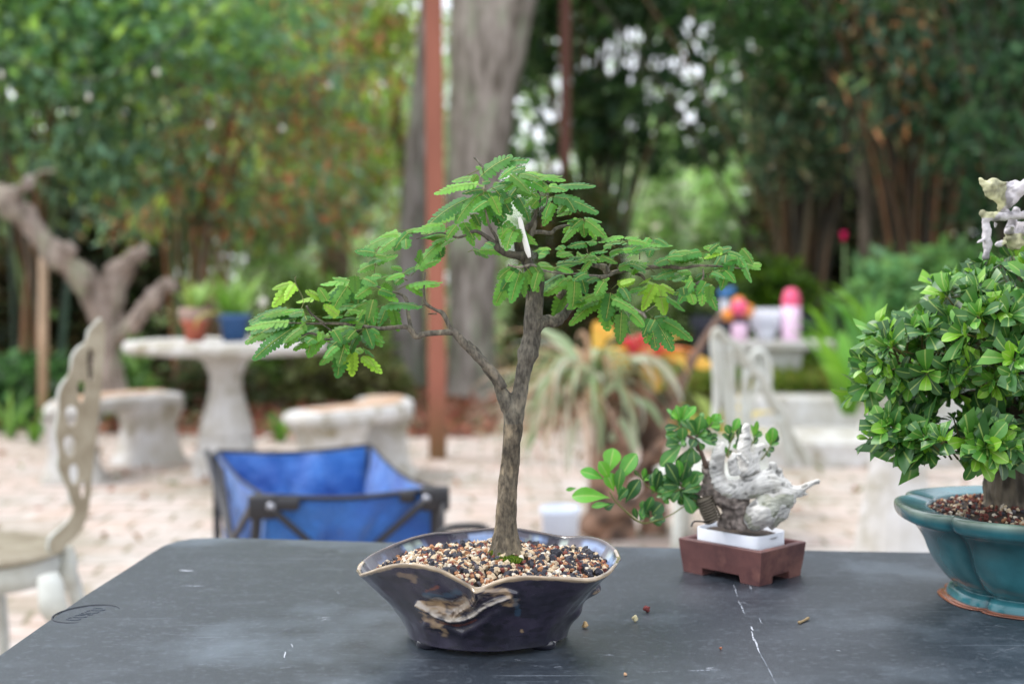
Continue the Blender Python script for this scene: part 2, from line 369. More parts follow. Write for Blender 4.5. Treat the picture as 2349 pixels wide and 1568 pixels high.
bamboo("bamboo_clump", "dark bamboo clump fanning out right of the big trunk with sky between", X(1375, 15), 15.2, 46, 7, .85, [DG, DK, GR, srgb(110, 130, 100), BR], ((X(1190, 15), X(1700, 15)), (14.6, 15.8), (Z(340, 15), 5.2)), 330, 15, [srgb(66, 98, 56), srgb(54, 86, 54), srgb(112, 150, 84)], [5, 4, 2], thinned=1.15, cr=(.014, .028), ll=(.26, .11), lspread=.13)
bamboo("bamboo_clump", "bamboo clump with dull green leaves just right of the bright sky gap", X(1850, 13.5), 13.7, 42, 6.5, .9, [DK, srgb(112, 84, 54), srgb(140, 106, 70), DK, srgb(132, 122, 96)], ((X(1690, 13.5), X(2080, 13.5)), (12.9, 14.5), (Z(400, 13.5), 4.8)), 170, 36, [srgb(100, 136, 100), LEAF_DARK, srgb(136, 146, 106), LEAF_STRAW, srgb(76, 108, 92)], [4, 3, 2, 1, 2], thinned=.6, ll=(.16, .035))
bamboo("bamboo_clump", "bamboo clump with rust brown stalks behind the pink flower", X(2110, 12), 12.2, 44, 6.5, .8, [DK, srgb(124, 88, 54), srgb(158, 108, 66), DK, srgb(110, 84, 58)], ((X(1950, 12), X(2330, 12)), (11.6, 13.0), (Z(340, 12), 4.4)), 150, 36, [LEAF_BRN, srgb(96, 134, 104), LEAF_DARK, srgb(72, 104, 90), LEAF_MID, LEAF_STRAW], [1.5, 4, 3, 3, 1.5, .8], ll=(.16, .035))
bamboo("bamboo_clump", "rightmost bamboo clump with deep green leaves behind the deadwood tip", X(2400, 11), 11.2, 34, 6.5, .8, [DK, srgb(84, 60, 44), DG, srgb(70, 52, 40)], ((X(2230, 11), X(2650, 11)), (10.7, 12.0), (Z(480, 11), 4.0)), 170, 36, [srgb(50, 86, 58), LEAF_DARK, srgb(64, 106, 62)], [4, 3, 3], ll=(.16, .035))
# canopy fringe, dark overhanging leaves along the top right
def tree(name, label, x, y, trunk, crown, nspray, per, lc, lw, ll=(.18, .07), thinned=0, group="trees standing behind the paving", spread=.3, tcol=(1, 1, 1), seg=16):
    root = empty(name, (x, y, 0), label, "tree", group)
    mb = MB()
    for path in trunk:
        mb.tube([q[:3] for q in path], [q[3] for q in path], seg=seg, color=tcol, sub=4, rough=.05)
    mb.build("trunk", M['treebark'], root)
    if crown:
        c, sh = sprays(nspray, crown, per, spread)
        if thinned: c, sh = thin(c, sh, thinned)
        mb = leafcards(c, ll[0], ll[1], np.clip(varcol(len(c), lc, lw)*sh[:, None], 0, 1), droop=.4); mb.build("crown", M['farleaf'], root)
    return root
Yt = 13.3
def tp(px, py, Y, wpx): p = P(px, py, Y); return (p.x, p.y, p.z, wpx/2/F*Y)
base = lambda px, Y, w: (X(px, Y), Y, 0, w/2/F*Y)
tree("broadleaf_tree", "thick pale barked trunk widening upward behind the rust coloured post", X(1083, Yt), Yt,
     [[base(1083, Yt, 150), tp(1083, 860, Yt, 112), tp(1082, 700, Yt, 106), tp(1088, 450, Yt, 128), tp(1105, 250, Yt, 150), tp(1120, 80, Yt, 182), tp(1130, -60, Yt, 200), (X(1060, Yt), Yt, 5.2, .26), (X(1000, Yt), Yt+.2, 6.4, .17)],
      [tp(1125, 60, Yt, 150), tp(1190, -120, Yt, 90), (X(1300, Yt), Yt, 5.6, .13)]],
     ((X(700, Yt), X(1500, Yt)), (12, 15), (5.0, 6.6)), 44, 36, [LEAF_MID, LEAF_DARK], [2, 2])
tree("broadleaf_tree", "slimmer grey lichen streaked trunk left of the rust coloured post", X(940, 14), 14,
     [[base(935, 14, 95), tp(936, 870, 14, 84), tp(942, 600, 14, 66), tp(962, 300, 14, 56), tp(985, 60, 14, 52), (X(1000, 14), 14, 5, .09), (X(1010, 14), 14, 6.4, .06)]],
     ((X(640, 14), X(1100, 14)), (13, 15), (4.8, 6.2)), 30, 36, [LEAF_MID, LEAF_DARK, LEAF_TEAL], [2, 2, 1], tcol=(1.05, 1.08, 1.15))
tree("leaning_tree", "thin dark stem leaning down to the right beside the grey trunk", X(930, 17), 17,
     [[base(960, 17, 40), tp(950, 560, 17, 34), tp(915, 300, 17, 28), tp(885, 100, 17, 24), (X(860, 17), 17, 5.2, .05)]],
     None, 0, 0, None, None, tcol=(.55, .5, .42))
tree("leaning_tree", "slender brown tree forking low among the pale green shrubs left of centre", X(780, 15), 15,
     [[base(785, 15, 46), tp(782, 660, 15, 40), tp(775, 500, 15, 34), tp(740, 330, 15, 22), (X(700, 15), 15, 4.5, .05)], [tp(782, 660, 15, 30), tp(720, 520, 15, 16), tp(620, 400, 15, 12)]],
     None, 0, 0, None, None, tcol=(.75, .62, .5))
tree("overhanging_tree", "dark leafed tree whose foliage hangs along the top right edge", X(1900, 12.5), 12.6,
     [[base(1990, 12.6, 40), tp(1985, 400, 12.6, 30), tp(1960, 100, 12.6, 24), (X(1940, 12.6), 12.6, 4.6, .06)]],
     ((X(1640, 12.5), X(2450, 12.5)), (12, 13.4), (Z(150, 12.5), 4.3)), 110, 46, [srgb(40, 72, 36), srgb(56, 98, 44), srgb(88, 128, 60)], [5, 4, 1.5], ll=(.14, .05), tcol=(.5, .45, .38), thinned=.9)
tree("overhanging_tree", "tree with fresh green leaves filling the top left corner", X(250, 11.5), 11.6,
     [[base(-260, 11.6, 60), tp(-250, 300, 11.6, 46), tp(-220, 60, 11.6, 40), (X(-160, 11.6), 11.6, 4.8, .08)], [tp(-230, 100, 11.6, 30), (X(100, 11.6), 11.6, 3.9, .05), (X(380, 11.6), 11.6, 4.4, .03)]],
     ((X(-150, 11.5), X(640, 11.5)), (11.2, 12.2), (Z(140, 11.5), 4.0)), 80, 44, [srgb(104, 148, 86), LEAF_TEAL, srgb(146, 184, 88)], [4, 3, 2], ll=(.14, .06), tcol=(.6, .55, .48))
shrub_later = [("dark thicket behind the bamboo right of the sky gap", 1720, 2130, 170, 16.5, 170), ("dark thicket filling the far right behind the large bonsai", 2060, 2560, 190, 15.0, 170), ("dim thicket behind the bleached log on the far left", -260, 430, 330, 15.5, 150)]
# distant woodland as one mass
cs = []; shs = []
for (x0, x1, y0, y1, z0, z1, ns) in ((-16, 16, 22, 28, 0, 5.4, 560), (-16, 16, 26, 34, 0, 8.5, 520)):
    c, sh = sprays(ns, ((x0, x1), (y0, y1), (z0, z1)), 50, .55); cs.append(c); shs.append(sh)
c = np.concatenate(cs); sh = np.concatenate(shs); c, sh = thin(c, sh, 1.075)
c[:, 2] = np.abs(c[:, 2])
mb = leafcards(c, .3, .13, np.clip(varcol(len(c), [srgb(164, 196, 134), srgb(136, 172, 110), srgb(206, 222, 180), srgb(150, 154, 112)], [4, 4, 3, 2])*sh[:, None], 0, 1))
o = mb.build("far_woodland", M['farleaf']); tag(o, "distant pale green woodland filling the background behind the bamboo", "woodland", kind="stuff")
# pale shrubs in the middle distance
def shrub(name, label, px0, px1, ptop, Y, n, lc, lw, ll=(.14, .06), dep=.6, zb=0, group="shrubs growing behind the paving", per=34, spread=.14):
    root = empty(name, (X((px0+px1)/2, Y), Y, zb), label, "shrub", group)
    x0, x1 = X(px0, Y), X(px1, Y); zt = Z(ptop, Y); c = []; sh = []
    c0, s0 = sprays(n, ((x0, x1), (Y-dep/2, Y+dep/2), (zb+.08, zt)), per, spread)
    u = (c0[:, 0]-(x0+x1)/2)/((x1-x0)/2); top = zb+(zt-zb)*np.sqrt(np.clip(1.15-u*u, .02, 1))
    m = c0[:, 2] < top; c0 = c0[m]; s0 = s0[m]; c0[:, 2] = np.maximum(c0[:, 2], zb+.03)
    mb = leafcards(c0, ll[0], ll[1], np.clip(varcol(len(c0), lc, lw)*s0[:, None], 0, 1), droop=-.1); mb.build("foliage", M['farleaf'], root)
    mb = MB(); cx = (x0+x1)/2
    for k in range(6):
        mb.tube([(cx+rng.normal()*.05, Y, zb), (cx+rng.normal()*(x1-x0)*.2, Y+rng.normal()*.1, zb+(zt-zb)*.7)], [.02, .008], seg=6, color=(.5, .42, .33))
    mb.build("stem", M['treebark'], root); return root
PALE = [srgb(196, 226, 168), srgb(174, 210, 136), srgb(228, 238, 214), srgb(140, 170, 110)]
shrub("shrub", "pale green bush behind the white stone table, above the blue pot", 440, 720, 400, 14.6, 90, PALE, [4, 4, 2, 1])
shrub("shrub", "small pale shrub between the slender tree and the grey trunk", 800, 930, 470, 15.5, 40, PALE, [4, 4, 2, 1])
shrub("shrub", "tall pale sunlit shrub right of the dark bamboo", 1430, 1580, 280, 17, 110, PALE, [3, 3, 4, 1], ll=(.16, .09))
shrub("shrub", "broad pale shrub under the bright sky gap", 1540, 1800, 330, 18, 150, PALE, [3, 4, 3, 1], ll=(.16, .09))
shrub("shrub", "low bright green bush behind the pink bottle", 1600, 1900, 595, 13, 80, [srgb(110, 150, 40), srgb(88, 128, 36), srgb(60, 90, 28)], [3, 4, 2], zb=.3)
shrub("shrub", "dark green bush below the fanning bamboo", 1170, 1440, 400, 14.0, 130, [srgb(50, 72, 34), srgb(80, 90, 44), srgb(116, 100, 58)], [4, 2, 2])
shrub("shrub", "bright green bush just left of the grey trunk behind the bonsai leaves", 560, 900, 640, 12.8, 80, [srgb(96, 134, 46), srgb(120, 154, 70), srgb(70, 96, 40)], [3, 3, 2])
shrub("shrub", "leafy weeds at the foot of the bamboo on the far left", -60, 170, 820, 10.8, 60, [srgb(66, 112, 58), srgb(90, 140, 74), srgb(46, 78, 40)], [4, 3, 2])
shrub("shrub", "light green sprig growing beside the left end of the stone table", 225, 330, 800, 10.4, 22, [srgb(120, 164, 82), srgb(96, 140, 70)], [3, 3], spread=.09)
shrub("shrub", "dim undergrowth under the stone table", 330, 640, 850, 12, 50, [srgb(84, 96, 56), srgb(110, 90, 66), srgb(66, 80, 44)], [3, 2, 3])
shrub("shrub", "olive undergrowth between the stone table and the round bench", 640, 930, 790, 12.4, 70, [srgb(110, 124, 66), srgb(138, 142, 92), srgb(88, 84, 56)], [3, 2, 2])
shrub("shrub", "dark leafy bank behind the right side chairs", 1500, 1720, 640, 12, 50, [srgb(60, 84, 40), srgb(96, 112, 52)], [3, 2])
shrub("shrub", "soft green plants mixed under the right bamboo", 1940, 2110, 590, 9.8, 40, [srgb(96, 146, 92), srgb(120, 164, 96), srgb(80, 118, 60)], [3, 2, 2], zb=.3)
shrub("shrub", "tufted bush between the pink flower and the large bonsai", 2060, 2300, 560, 10.4, 60, [srgb(84, 134, 70), srgb(110, 156, 84), srgb(60, 98, 50)], [3, 2, 2], zb=.3)

def strap(mb, base, az, L, W, arch, col1, col2=None, seg=9, el=1.2):
    """arching strap leaf, V folded"""
    p = Vector(base); pts = []; e = el
    for k in range(seg+1):
        pts.append(p.copy()); d = Vector((math.cos(az)*math.cos(e), math.sin(az)*math.cos(e), math.sin(e)))
        p = p+d*(L/seg); e -= arch/seg*(.5+k/seg)
    V = []; C = []
    for k, q in enumerate(pts):
        t = k/seg; ww = W*.5*(min(1, .55+t*2)*(1-t**3*.97)); s = Vector((-math.sin(az), math.cos(az), 0))
        V.append([tuple(q-s*ww+Vector((0, 0, ww*.35))), tuple(q), tuple(q+s*ww+Vector((0, 0, ww*.35)))])
        cc = np.array(col1)*(1-t)+np.array(col2 or col1)*t; C.append([cc, cc*.9, cc])
    mb.grid(np.array(V), color=np.array(C))
def strapplant(name, mats, parent, c, n, L, W, arch, cols, el=(1.0, 1.45), azr=(0, 2*math.pi), rad=.03):
    mb = MB()
    for i in range(n):
        a = rng.uniform(*azr); cc = np.array(cols[rng.integers(len(cols))])*rng.uniform(.8, 1.15)
        strap(mb, (c[0]+math.cos(a)*rad*rng.random(), c[1]+math.sin(a)*rad*rng.random(), c[2]), a, L*rng.uniform(.6, 1.1), W*rng.uniform(.7, 1.2), arch*rng.uniform(.6, 1.3), tuple(np.clip(cc, 0, 1)), el=rng.uniform(*el))
    return mb.build(name, mats, parent)
GRN = [srgb(112, 170, 50), srgb(92, 150, 46), srgb(150, 190, 100), srgb(84, 140, 66)]
for i, (px, py, Y, L, n, lab) in enumerate(((1925, 700, 10.5, .46, 9, "broad leafed clump right of the pink bottle"), (2005, 760, 8.8, .46, 9, "tall strap leaved plant with upright blades between bottle and large bonsai"), (2060, 720, 9.2, .5, 8, "strap leaved plant just left of the large bonsai crown"), (1950, 850, 7.9, .34, 7, "low strap leaved plant at the right end of the grass bank"))):
    z = .35; root = empty("strap_leaf_plant", (X(px, Y), Y, z), lab, "plant", "strap leaved plants on the raised bed")
    strapplant("leaves", M['farleaf'], root, (X(px, Y), Y, z), n+4, L*1.75, .11, 1.1, GRN, el=(1.1, 1.5))
root = empty("flowering_plant", (X(1935, 10), 10, .35), "tall stem carrying a single hot pink flower in front of the bamboo", "plant")
mb = MB(); mb.tube([(X(1940, 10), 10, .35), P(1938, 560, 10)], [.012, .008], color=srgb(90, 120, 60)); mb.build("stem", M['culm'], root)
mb = MB(); q = P(1935, 540, 10)
for k in range(9): strap(mb, q-Vector((0, 0, .04)), k*.7, .075, .03, .8, srgb(214, 40, 104), el=1.4)
mb.build("flower", M['flower'], root)
strapplant("leaves", M['farleaf'], root, (X(1940, 10), 10, .35), 8, .4, .05, 1.2, GRN)
for i, (px, Y, L, lab) in enumerate(((20, 9.8, .28, "tuft of broad grass blades at the far left edge"), (75, 9.5, .24, "small leafy tuft beside the far left weeds"), (150, 8.8, .1, "tiny weed growing in the left paving"), (640, 9.6, .2, "grass tuft behind the stone table foot"))):
    root = empty("grass_tuft", (X(px, Y), Y, .01), lab, "plant", "weeds and tufts around the paving")
    strapplant("blades", M['farleaf'], root, (X(px, Y), Y, .01), 16, L*1.4, .035, 1.3, [srgb(100, 150, 50), srgb(76, 124, 50), srgb(120, 160, 80)])
for lab, a_, b_, t_, Y_, n_ in shrub_later:
    shrub("thicket", lab, a_, b_, t_, Y_, n_, [srgb(66, 82, 52), srgb(88, 78, 50), srgb(52, 66, 44), srgb(110, 100, 66)], [4, 3, 3, 1], ll=(.26, .1), group="dark thickets behind the bamboo", per=44, spread=.24, dep=1.2)
# raised stone steps on the right, with a grass bank on top
def stonebox(name, lo, hi, label, cat, group=None, m='conc'):
    mb = MB(); mb.box(lo, hi); o = mb.build(name, M[m], smooth=False)
    modapply(o, [('BEVEL', dict(width=.018, segments=2)), ('SUBSURF', dict(subdivision_type='SIMPLE', levels=3, render_levels=3))])
    displace(o, lambda p, n: (fbm(p, 9)*.008, None)); o.data.polygons.foreach_set("use_smooth", [False]*len(o.data.polygons)); return tag(o, label, cat, group)
xa, xb = X(1700, 8.3), X(2700, 8.3)
stonebox("stone_step", (xa, 8.25, 0), (xb, 9.2, .16), "lower weathered stone step behind the small bonsai's deadwood", "stone step")
stonebox("stone_step", (xa+.1, 9.2, 0), (xb, 9.9, .34), "upper weathered stone step below the grass bank", "stone step")
mb = MB(); V = np.array([[(x, y, .345+.03*math.sin(x*3+y*5)) for x in np.linspace(xa-.2, xb+1, 30)] for y in np.linspace(9.75, 15, 12)]); mb.grid(V)
# terrace face
mb.add([(xa-.2, 9.75, 0), (xb+1, 9.75, 0), (xb+1, 9.75, .35), (xa-.2, 9.75, .35)], [[0, 1, 2, 3]])
o = mb.build("terrace", mat("mossy_earth", srgb(104, 112, 52), .95, c2=srgb(80, 84, 44), nscale=4)); o["kind"] = "structure"
n = 9000; c = np.stack([rng.uniform(xa-.3, xb+.5, n), 9.6+rng.exponential(.5, n), rng.uniform(.33, .42, n)], 1)
mb = leafcards(c, .12, .02, varcol(n, [srgb(120, 140, 50), srgb(96, 124, 44), srgb(140, 132, 70)], [3, 3, 1]), droop=-1.0)
o = mb.build("grass_bank", M['farleaf']); tag(o, "short grass growing on top of the stone steps", "grass", kind="stuff")
# ------------------------------------------------------------------ posts, string lights, dead log
root = empty("wooden_post", (X(1004, 8.7), 8.7, 0), "rust red square post standing in front of the thick pale trunk", "post")
mb = MB(); n = 24; V = []; C = []
for i in range(n+1):
    z = 3.6*i/n; cx = X(1004, 8.7)-.021*(z/2.8); g_ = max(0, 1-z/.45)
    cc = np.array((1, 1, 1))*(1-g_)+np.array((.55, .95, .55))*g_
    V.append([(cx+sx*.052, 8.7+sy*.052, z) for sx, sy in ((-1, -1), (1, -1), (1, 1), (-1, 1))]); C.append([cc]*4)
mb.grid(np.array(V), closed_u=True, color=np.array(C)); mb.f.append([4*n+k for k in range(4)]); mb.build("shaft", M['post'], root, smooth=False)
root = empty("wooden_post", (X(1296, 14), 14, 0), "thinner rust red post farther back among the dark bamboo", "post")
mb = MB(); mb.box((X(1296, 14)-.05, 13.95, 0), (X(1296, 14)+.05, 14.05, 4.6), color=(.5, .56, .6)); mb.build("shaft", M['post'], root, smooth=False)
for px, pt, Y, lab in ((100, 590, 10.3, "short pale stake standing among leaves at the far left"),):
    root = empty("garden_stake", (X(px, Y), Y, 0), lab, "stake"); mb = MB()
    mb.tube([(X(px-6, Y), Y, 0), P(px, pt, Y)], [.04, .034], seg=10, color=srgb(190, 160, 130)); mb.build("shaft", M['culm'], root)

def stringlight(Y, cordpts, bulbs, label):
    p0 = P(*cordpts[0], Y); root = empty("string_light", tuple(p0), label, "string light", "string lights hung across the garden")
    mb = MB(); mb.tube([P(x, y, Y) for x, y in cordpts], .005, seg=6, sub=6); mb.build("cord", M['cord'], root)
    for bx, by in bulbs:
        c = P(bx, by, Y); mb = MB()
        top = max(.05, P(bx, by-40, Y).z-c.z); r = 6.5/F*Y
        prof = [(0.001, -r), (r*.6, -r*.85), (r*.95, -r*.35), (r, .1*r), (r*.8, .7*r), (r*.42, 1.25*r), (r*.35, 1.4*r)]
        mb.lathe(prof, tuple(c), seg=16); b = mb.build("bulb", M['bulb'], root)
        mb = MB(); mb.lathe([(0.001, 2.9*r), (r*.5, 2.8*r), (r*.55, 1.5*r), (r*.42, 1.3*r), (0.001, 1.3*r)], tuple(c), seg=12); mb.tube([c+Vector((0, 0, 2.8*r)), c+Vector((0, 0, top))], .006, seg=6); mb.build("socket", M['cord'], b)
stringlight(8, [(-140, 60), (0, 122), (100, 160), (200, 184), (280, 160), (359, 122), (460, 40), (560, -60)], [(3, 172), (203, 224), (360, 167)], "string of three frosted bulbs drooping across the upper left corner")
stringlight(11, [(420, 200), (483, 250), (566, 268), (648, 256), (755, 165), (877, 150), (990, 60)], [(483, 288), (648, 296), (755, 198), (877, 196)], "farther string of four frosted bulbs running towards the grey trunk")

def z8(x, y): return (x/3.267*.9396, (380+y/3.267)*.9396)
root = empty("dead_log", (X(240, 10), 10, 0), "gnarled bleached dead tree leaning in from the left behind the metal chair", "dead tree")
mb = MB(); kk = .9396/3.267/F*10/2*1.25
def zpath(pts, Y=10): return [P(*z8(a, b), Y+dy) for a, b, w_, dy in pts], [w_*kk for a, b, w_, dy in pts]
for pts in ([(-500, 60, 150, 0), (-100, 270, 150, 0), (60, 390, 165, 0), (200, 510, 140, 0), (340, 680, 130, 0), (500, 830, 150, 0), (660, 980, 180, .05), (770, 1150, 150, .05), (830, 1330, 150, .1), (850, 1600, 180, .1), (860, 1950, 230, .1)],
            [(60, 330, 110, 0), (130, 290, 90, -.05), (220, 210, 66, -.1), (330, 100, 34, -.12)], [(320, 110, 40, -.12), (440, 120, 50, -.1)],
            [(560, 860, 90, 0), (545, 730, 88, -.1)], [(840, 1400, 150, .1), (900, 1120, 170, .1), (960, 950, 150, .1), (1060, 830, 110, 0), (1180, 690, 34, 0)],
            [(860, 1500, 120, .1), (1000, 1380, 110, 0), (1130, 1260, 90, -.05), (1230, 1120, 90, -.05), (1350, 1030, 120, -.05), (1430, 1060, 60, -.05)]):
    p_, r_ = zpath(pts); mb.tube(p_, r_, seg=14, sub=4)
o = organic(mb, "trunk", M['treebark'], root, .022, 3, lambda p, n: (fbm(Vector((p.x*1, p.y, p.z*.5)), 9)*.05+fbm(p, 30, 2)*.012, (1.05, 1.02, 1.04) if p.z > 1.75 and p.x < X(110, 10) and p.x > X(20, 10) else (.88, .81, .77)))

# ------------------------------------------------------------------ stone furniture, left
TX, TY = X(517, 7.9), 7.9
root = empty("stone_table", (TX, TY, 0), "round white stone table on a fluted pedestal carrying the terracotta and blue pots", "stone table")
mb = MB(); r = .555
mb.lathe([(0.001, .69), (.16, .69), (.42, .695), (r-.02, .70), (r, .715), (r+.004, .735), (r-.006, .758), (r-.03, .766), (r-.06, .768), (0.001, .77)], (TX, TY, 0), seg=96, wob=.003)
o = mb.build("tabletop", M['conc'], root); displace(o, lambda p, n: (fbm(p, 14)*.006, None))
mb = MB(); mb.lathe([(.17, .69), (.165, .675), (.13, .66), (.105, .62), (.086, .57), (.088, .5), (.105, .43), (.128, .35), (.148, .27), (.152, .24), (.14, .225)], (TX, TY, 0), seg=96, flute=.03, nfl=16); mb.build("pedestal", M['conc'], root)
mb = MB(); mb.lathe([(0.001, .225), (.15, .225), (.165, .21), (.165, .16), (.185, .15), (.19, .0), (0.001, 0)], (TX, TY, 0), seg=8); o = mb.build("base", M['conc'], root, smooth=False)
def arcslab(c, r0, r1, a0, a1, z0, z1, n=40):
    """curved slab with rounded edges"""
    prof = []
    h = (z1-z0)/2; w_ = (r1-r0)/2
    for k in range(20):
        th = 2*math.pi*k/20; cs, sn = math.cos(th), math.sin(th)
        prof.append((math.copysign(abs(cs)**.35, cs), math.copysign(abs(sn)**.55, sn)))
    V = []
    for i in range(n+1):
        t = i/n; a = a0+(a1-a0)*t; e = min(t, 1-t)*n/5; sc = math.sqrt(max(0.02, 1-(1-min(e, 1))**2))
        V.append([(c[0]+math.cos(a)*((r0+r1)/2+p*w_*(.75+.25*sc)), c[1]+math.sin(a)*((r0+r1)/2+p*w_*(.75+.25*sc)), (z0+z1)/2+q*h*(.4+.6*sc)) for p, q in prof])
    mb = MB(); V = np.array(V); mb.grid(V, closed_u=True); m = len(prof); mb.f.append(list(range(m))[::-1]); mb.f.append([n*m+k for k in range(m)]); return mb
def legblock(c, rr, a, z1, w0=.15, d0=.13, flare=1.0):
    mb = MB(); Mx = Matrix.Translation((c[0]+rr*math.cos(a), c[1]+rr*math.sin(a), 0)) @ Matrix.Rotation(a, 4, 'Z'); V = []
    for z, s in ((0, 1.25), (.04, 1.25), (.06, 1.1), (.15, .95), (.25, .9), (z1-.04, 1.05), (z1, 1.2)):
        V.append([tuple(Mx @ Vector((sx*d0*s, sy*w0*s, z))) for sx, sy in ((-1, -.8), (-.8, -1), (.8, -1), (1, -.8), (1, .8), (.8, 1), (-.8, 1), (-1, .8))])
    mb.grid(np.array(V), closed_u=True); return mb
def bench(angs, legs, r0, r1, label, cx=TX, cy=TY):
    am = sum(angs)/2; root = empty("stone_bench", (cx+math.cos(am)*(r0+r1)/2, cy+math.sin(am)*(r0+r1)/2, 0), label, "stone bench", "curved benches around the stone table")
    mb = arcslab((cx, cy), r0, r1, R(angs[0]), R(angs[1]), .345, .44); o = mb.build("seat", M['conc'], root); displace(o, lambda p, n: (fbm(p, 12)*.008, None))
    mb = arcslab((cx, cy), r0+.05, r1-.05, R(angs[0]+6), R(angs[1]-6), .432, .446); mb.build("seat_top", M['concstain'], root)
    for a in legs: mb = legblock((cx, cy), (r0+r1)/2, R(a), .36); o = mb.build("leg", M['conc'], root)
    return root
bench((122, 204), (135, 192), .67, .97, "curved stone bench behind the white metal chair, left of the pedestal")
bench((-57, 24), (-42, 6), .73, 1.04, "curved stone bench right of the pedestal, between it and the rust coloured post")

# pots on the stone table
def pot(name, cx, cy, z, r1, r0, h, m, label, cat="plant pot", rim=.012):
    root = empty(name, (cx, cy, z), label, cat); mb = MB()
    mb.lathe([(0.001, 0), (r0, 0), (r0+(r1-r0)*.75, h*.78), (r1+rim*.2, h*.8), (r1+rim, h*.82), (r1+rim, h), (r1, h), (r1-.01, h*.86), (0.001, h*.86)], (cx, cy, z), seg=40); mb.build("body", m, root); return root
YT = 7.72
c0 = P(447, 766, YT); pot("terracotta_pot", c0.x, YT, .771, .066, .048, .115, M['terra'], "orange terracotta pot on the round stone table, left of the blue pot")
mb = MB(); mb.lathe([(0.001, 0), (.07, .0), (.085, .03), (.088, .075), (.078, .08), (.07, .05), (0.001, .05)], (c0.x, YT, .872), seg=32)
o = mb.build("clay_bowl", mat("weathered_bowl", srgb(176, 150, 138), .85, c2=srgb(140, 118, 106), nscale=30)); tag(o, "weathered pinkish bowl resting on top of the terracotta pot", "bowl")
root = empty("spiky_plant", (c0.x, YT, .93), "pale spiky green plant growing above the terracotta pot", "plant"); strapplant("leaves", M['farleaf'], root, (c0.x, YT, .925), 26, .22, .028, .7, [srgb(150, 184, 120), srgb(120, 168, 84), srgb(160, 184, 90)], el=(.9, 1.5))
c1 = P(537, 764, YT); pot("blue_pot", c1.x, YT, .771, .082, .064, .148, M['bluepot'], "dark blue plastic pot on the round stone table")
root = empty("grassy_plant", (c1.x, YT, .9), "bright green grassy plant growing in the blue pot, one yellowing blade hanging over", "plant")
strapplant("leaves", M['farleaf'], root, (c1.x, YT, .895), 40, .3, .022, .9, [srgb(130, 176, 66), srgb(110, 160, 60), srgb(150, 190, 110), srgb(96, 140, 50)], el=(.9, 1.5), rad=.06)
mb = MB(); strap(mb, (c1.x-.06, YT-.06, .91), R(215), .2, .045, 2.4, srgb(190, 190, 96), srgb(170, 170, 80), el=.3); mb.build("yellow_blade", M['farleaf'], root)
c2 = P(592, 764, YT); pot("small_brown_pot", c2.x, YT+.1, .771, .042, .034, .11, M['terra'], "small brown pot tucked behind the right of the blue pot")
mb = MB(); q = P(602, 692, YT-.02); mb.lathe([(0.001, -.028), (.02, -.02), (.028, 0), (.02, .02), (0.001, .028)], tuple(q), seg=20); mb.tube([(c2.x, YT+.1, .86), q], .004, seg=6)
o = mb.build("ball_ornament", M['bulb']); tag(o, "white ball on a thin stick rising from the small brown pot", "ornament")
root = empty("leafy_plant", (X(620, 7.9), 7.95, .77), "low leafy green plant spreading on the stone table behind the white ball", "plant")
strapplant("leaves", M['farleaf'], root, (X(640, 7.9), 7.98, .775), 30, .26, .035, 1.5, [srgb(110, 150, 60), srgb(84, 124, 50), srgb(130, 160, 90)], el=(.5, 1.4), rad=.12)

# ------------------------------------------------------------------ white cast chair, left
PL0 = Vector((X(205, 3.45), 3.45, 0)); PD = Vector((math.cos(R(38)), math.sin(R(38)), 0)); PN = Vector((-PD.y, PD.x, 0))
def toplane(px, py):
    d = ray(px, py); o_ = Vector((0, 0, HC)); t = (PL0-o_).dot(PN)/d.dot(PN); p = o_+d*t; return ((p-PL0).dot(PD), p.z)
def zc(x, y): return (x*.5859*.9396, (750+y*.5859)*.9396)
def panel(name, outer, holes, thick, m, parent):
    cu = bpy.data.curves.new("outline", 'CURVE'); cu.dimensions = '2D'; cu.fill_mode = 'BOTH'; cu.extrude = thick/2; cu.bevel_depth = .003; cu.resolution_u = 6
    for pts in [outer]+holes:
        s = cu.splines.new('NURBS'); s.points.add(len(pts)-1); s.use_cyclic_u = True; s.order_u = 3
        for i, (a, b) in enumerate(pts): s.points[i].co = (a, b, 0, 1)
    t = bpy.data.objects.new("tmp", cu); col.objects.link(t); dg = bpy.context.evaluated_depsgraph_get(); dg.update()
    me = bpy.data.meshes.new_from_object(t.evaluated_get(dg)); bpy.data.objects.remove(t)
    Mx = Matrix.Translation(PL0) @ Matrix(((PD.x, 0, PN.x, 0), (PD.y, 0, PN.y, 0), (0, 1, 0, 0), (0, 0, 0, 1)))
    me.transform(Mx); org = world_origin(parent); me.transform(Matrix.Translation(-org)); me.materials.clear(); me.materials.append(m)
    o = bpy.data.objects.new(name, me); col.objects.link(o); o.parent = parent; return o
chx, chy = X(60, 3.4), 3.4
root = empty("garden_chair", (chx, chy, 0), "white cast metal chair with a pierced wavy backrest at the left of the black table", "garden chair")
outer = [(420, 50), (434, 75), (430, 150), (424, 250), (410, 400), (396, 520), (384, 640), (372, 760), (362, 860), (335, 925), (305, 960), (268, 985), (250, 1022), (203, 1018), (205, 965), (250, 925), (290, 885), (318, 835), (292, 800), (286, 750), (258, 705), (238, 650), (252, 600), (232, 540), (236, 480), (252, 430), (243, 370), (262, 318), (295, 280), (302, 210), (328, 170), (360, 150), (370, 100), (392, 78), (405, 62)]
def ell(cx, cy, a, b, n=12): return [(cx+a*math.cos(2*math.pi*k/n)*(1 if math.sin(2*math.pi*k/n) < 0 else .8), cy+b*math.sin(2*math.pi*k/n)) for k in range(n)][::-1]
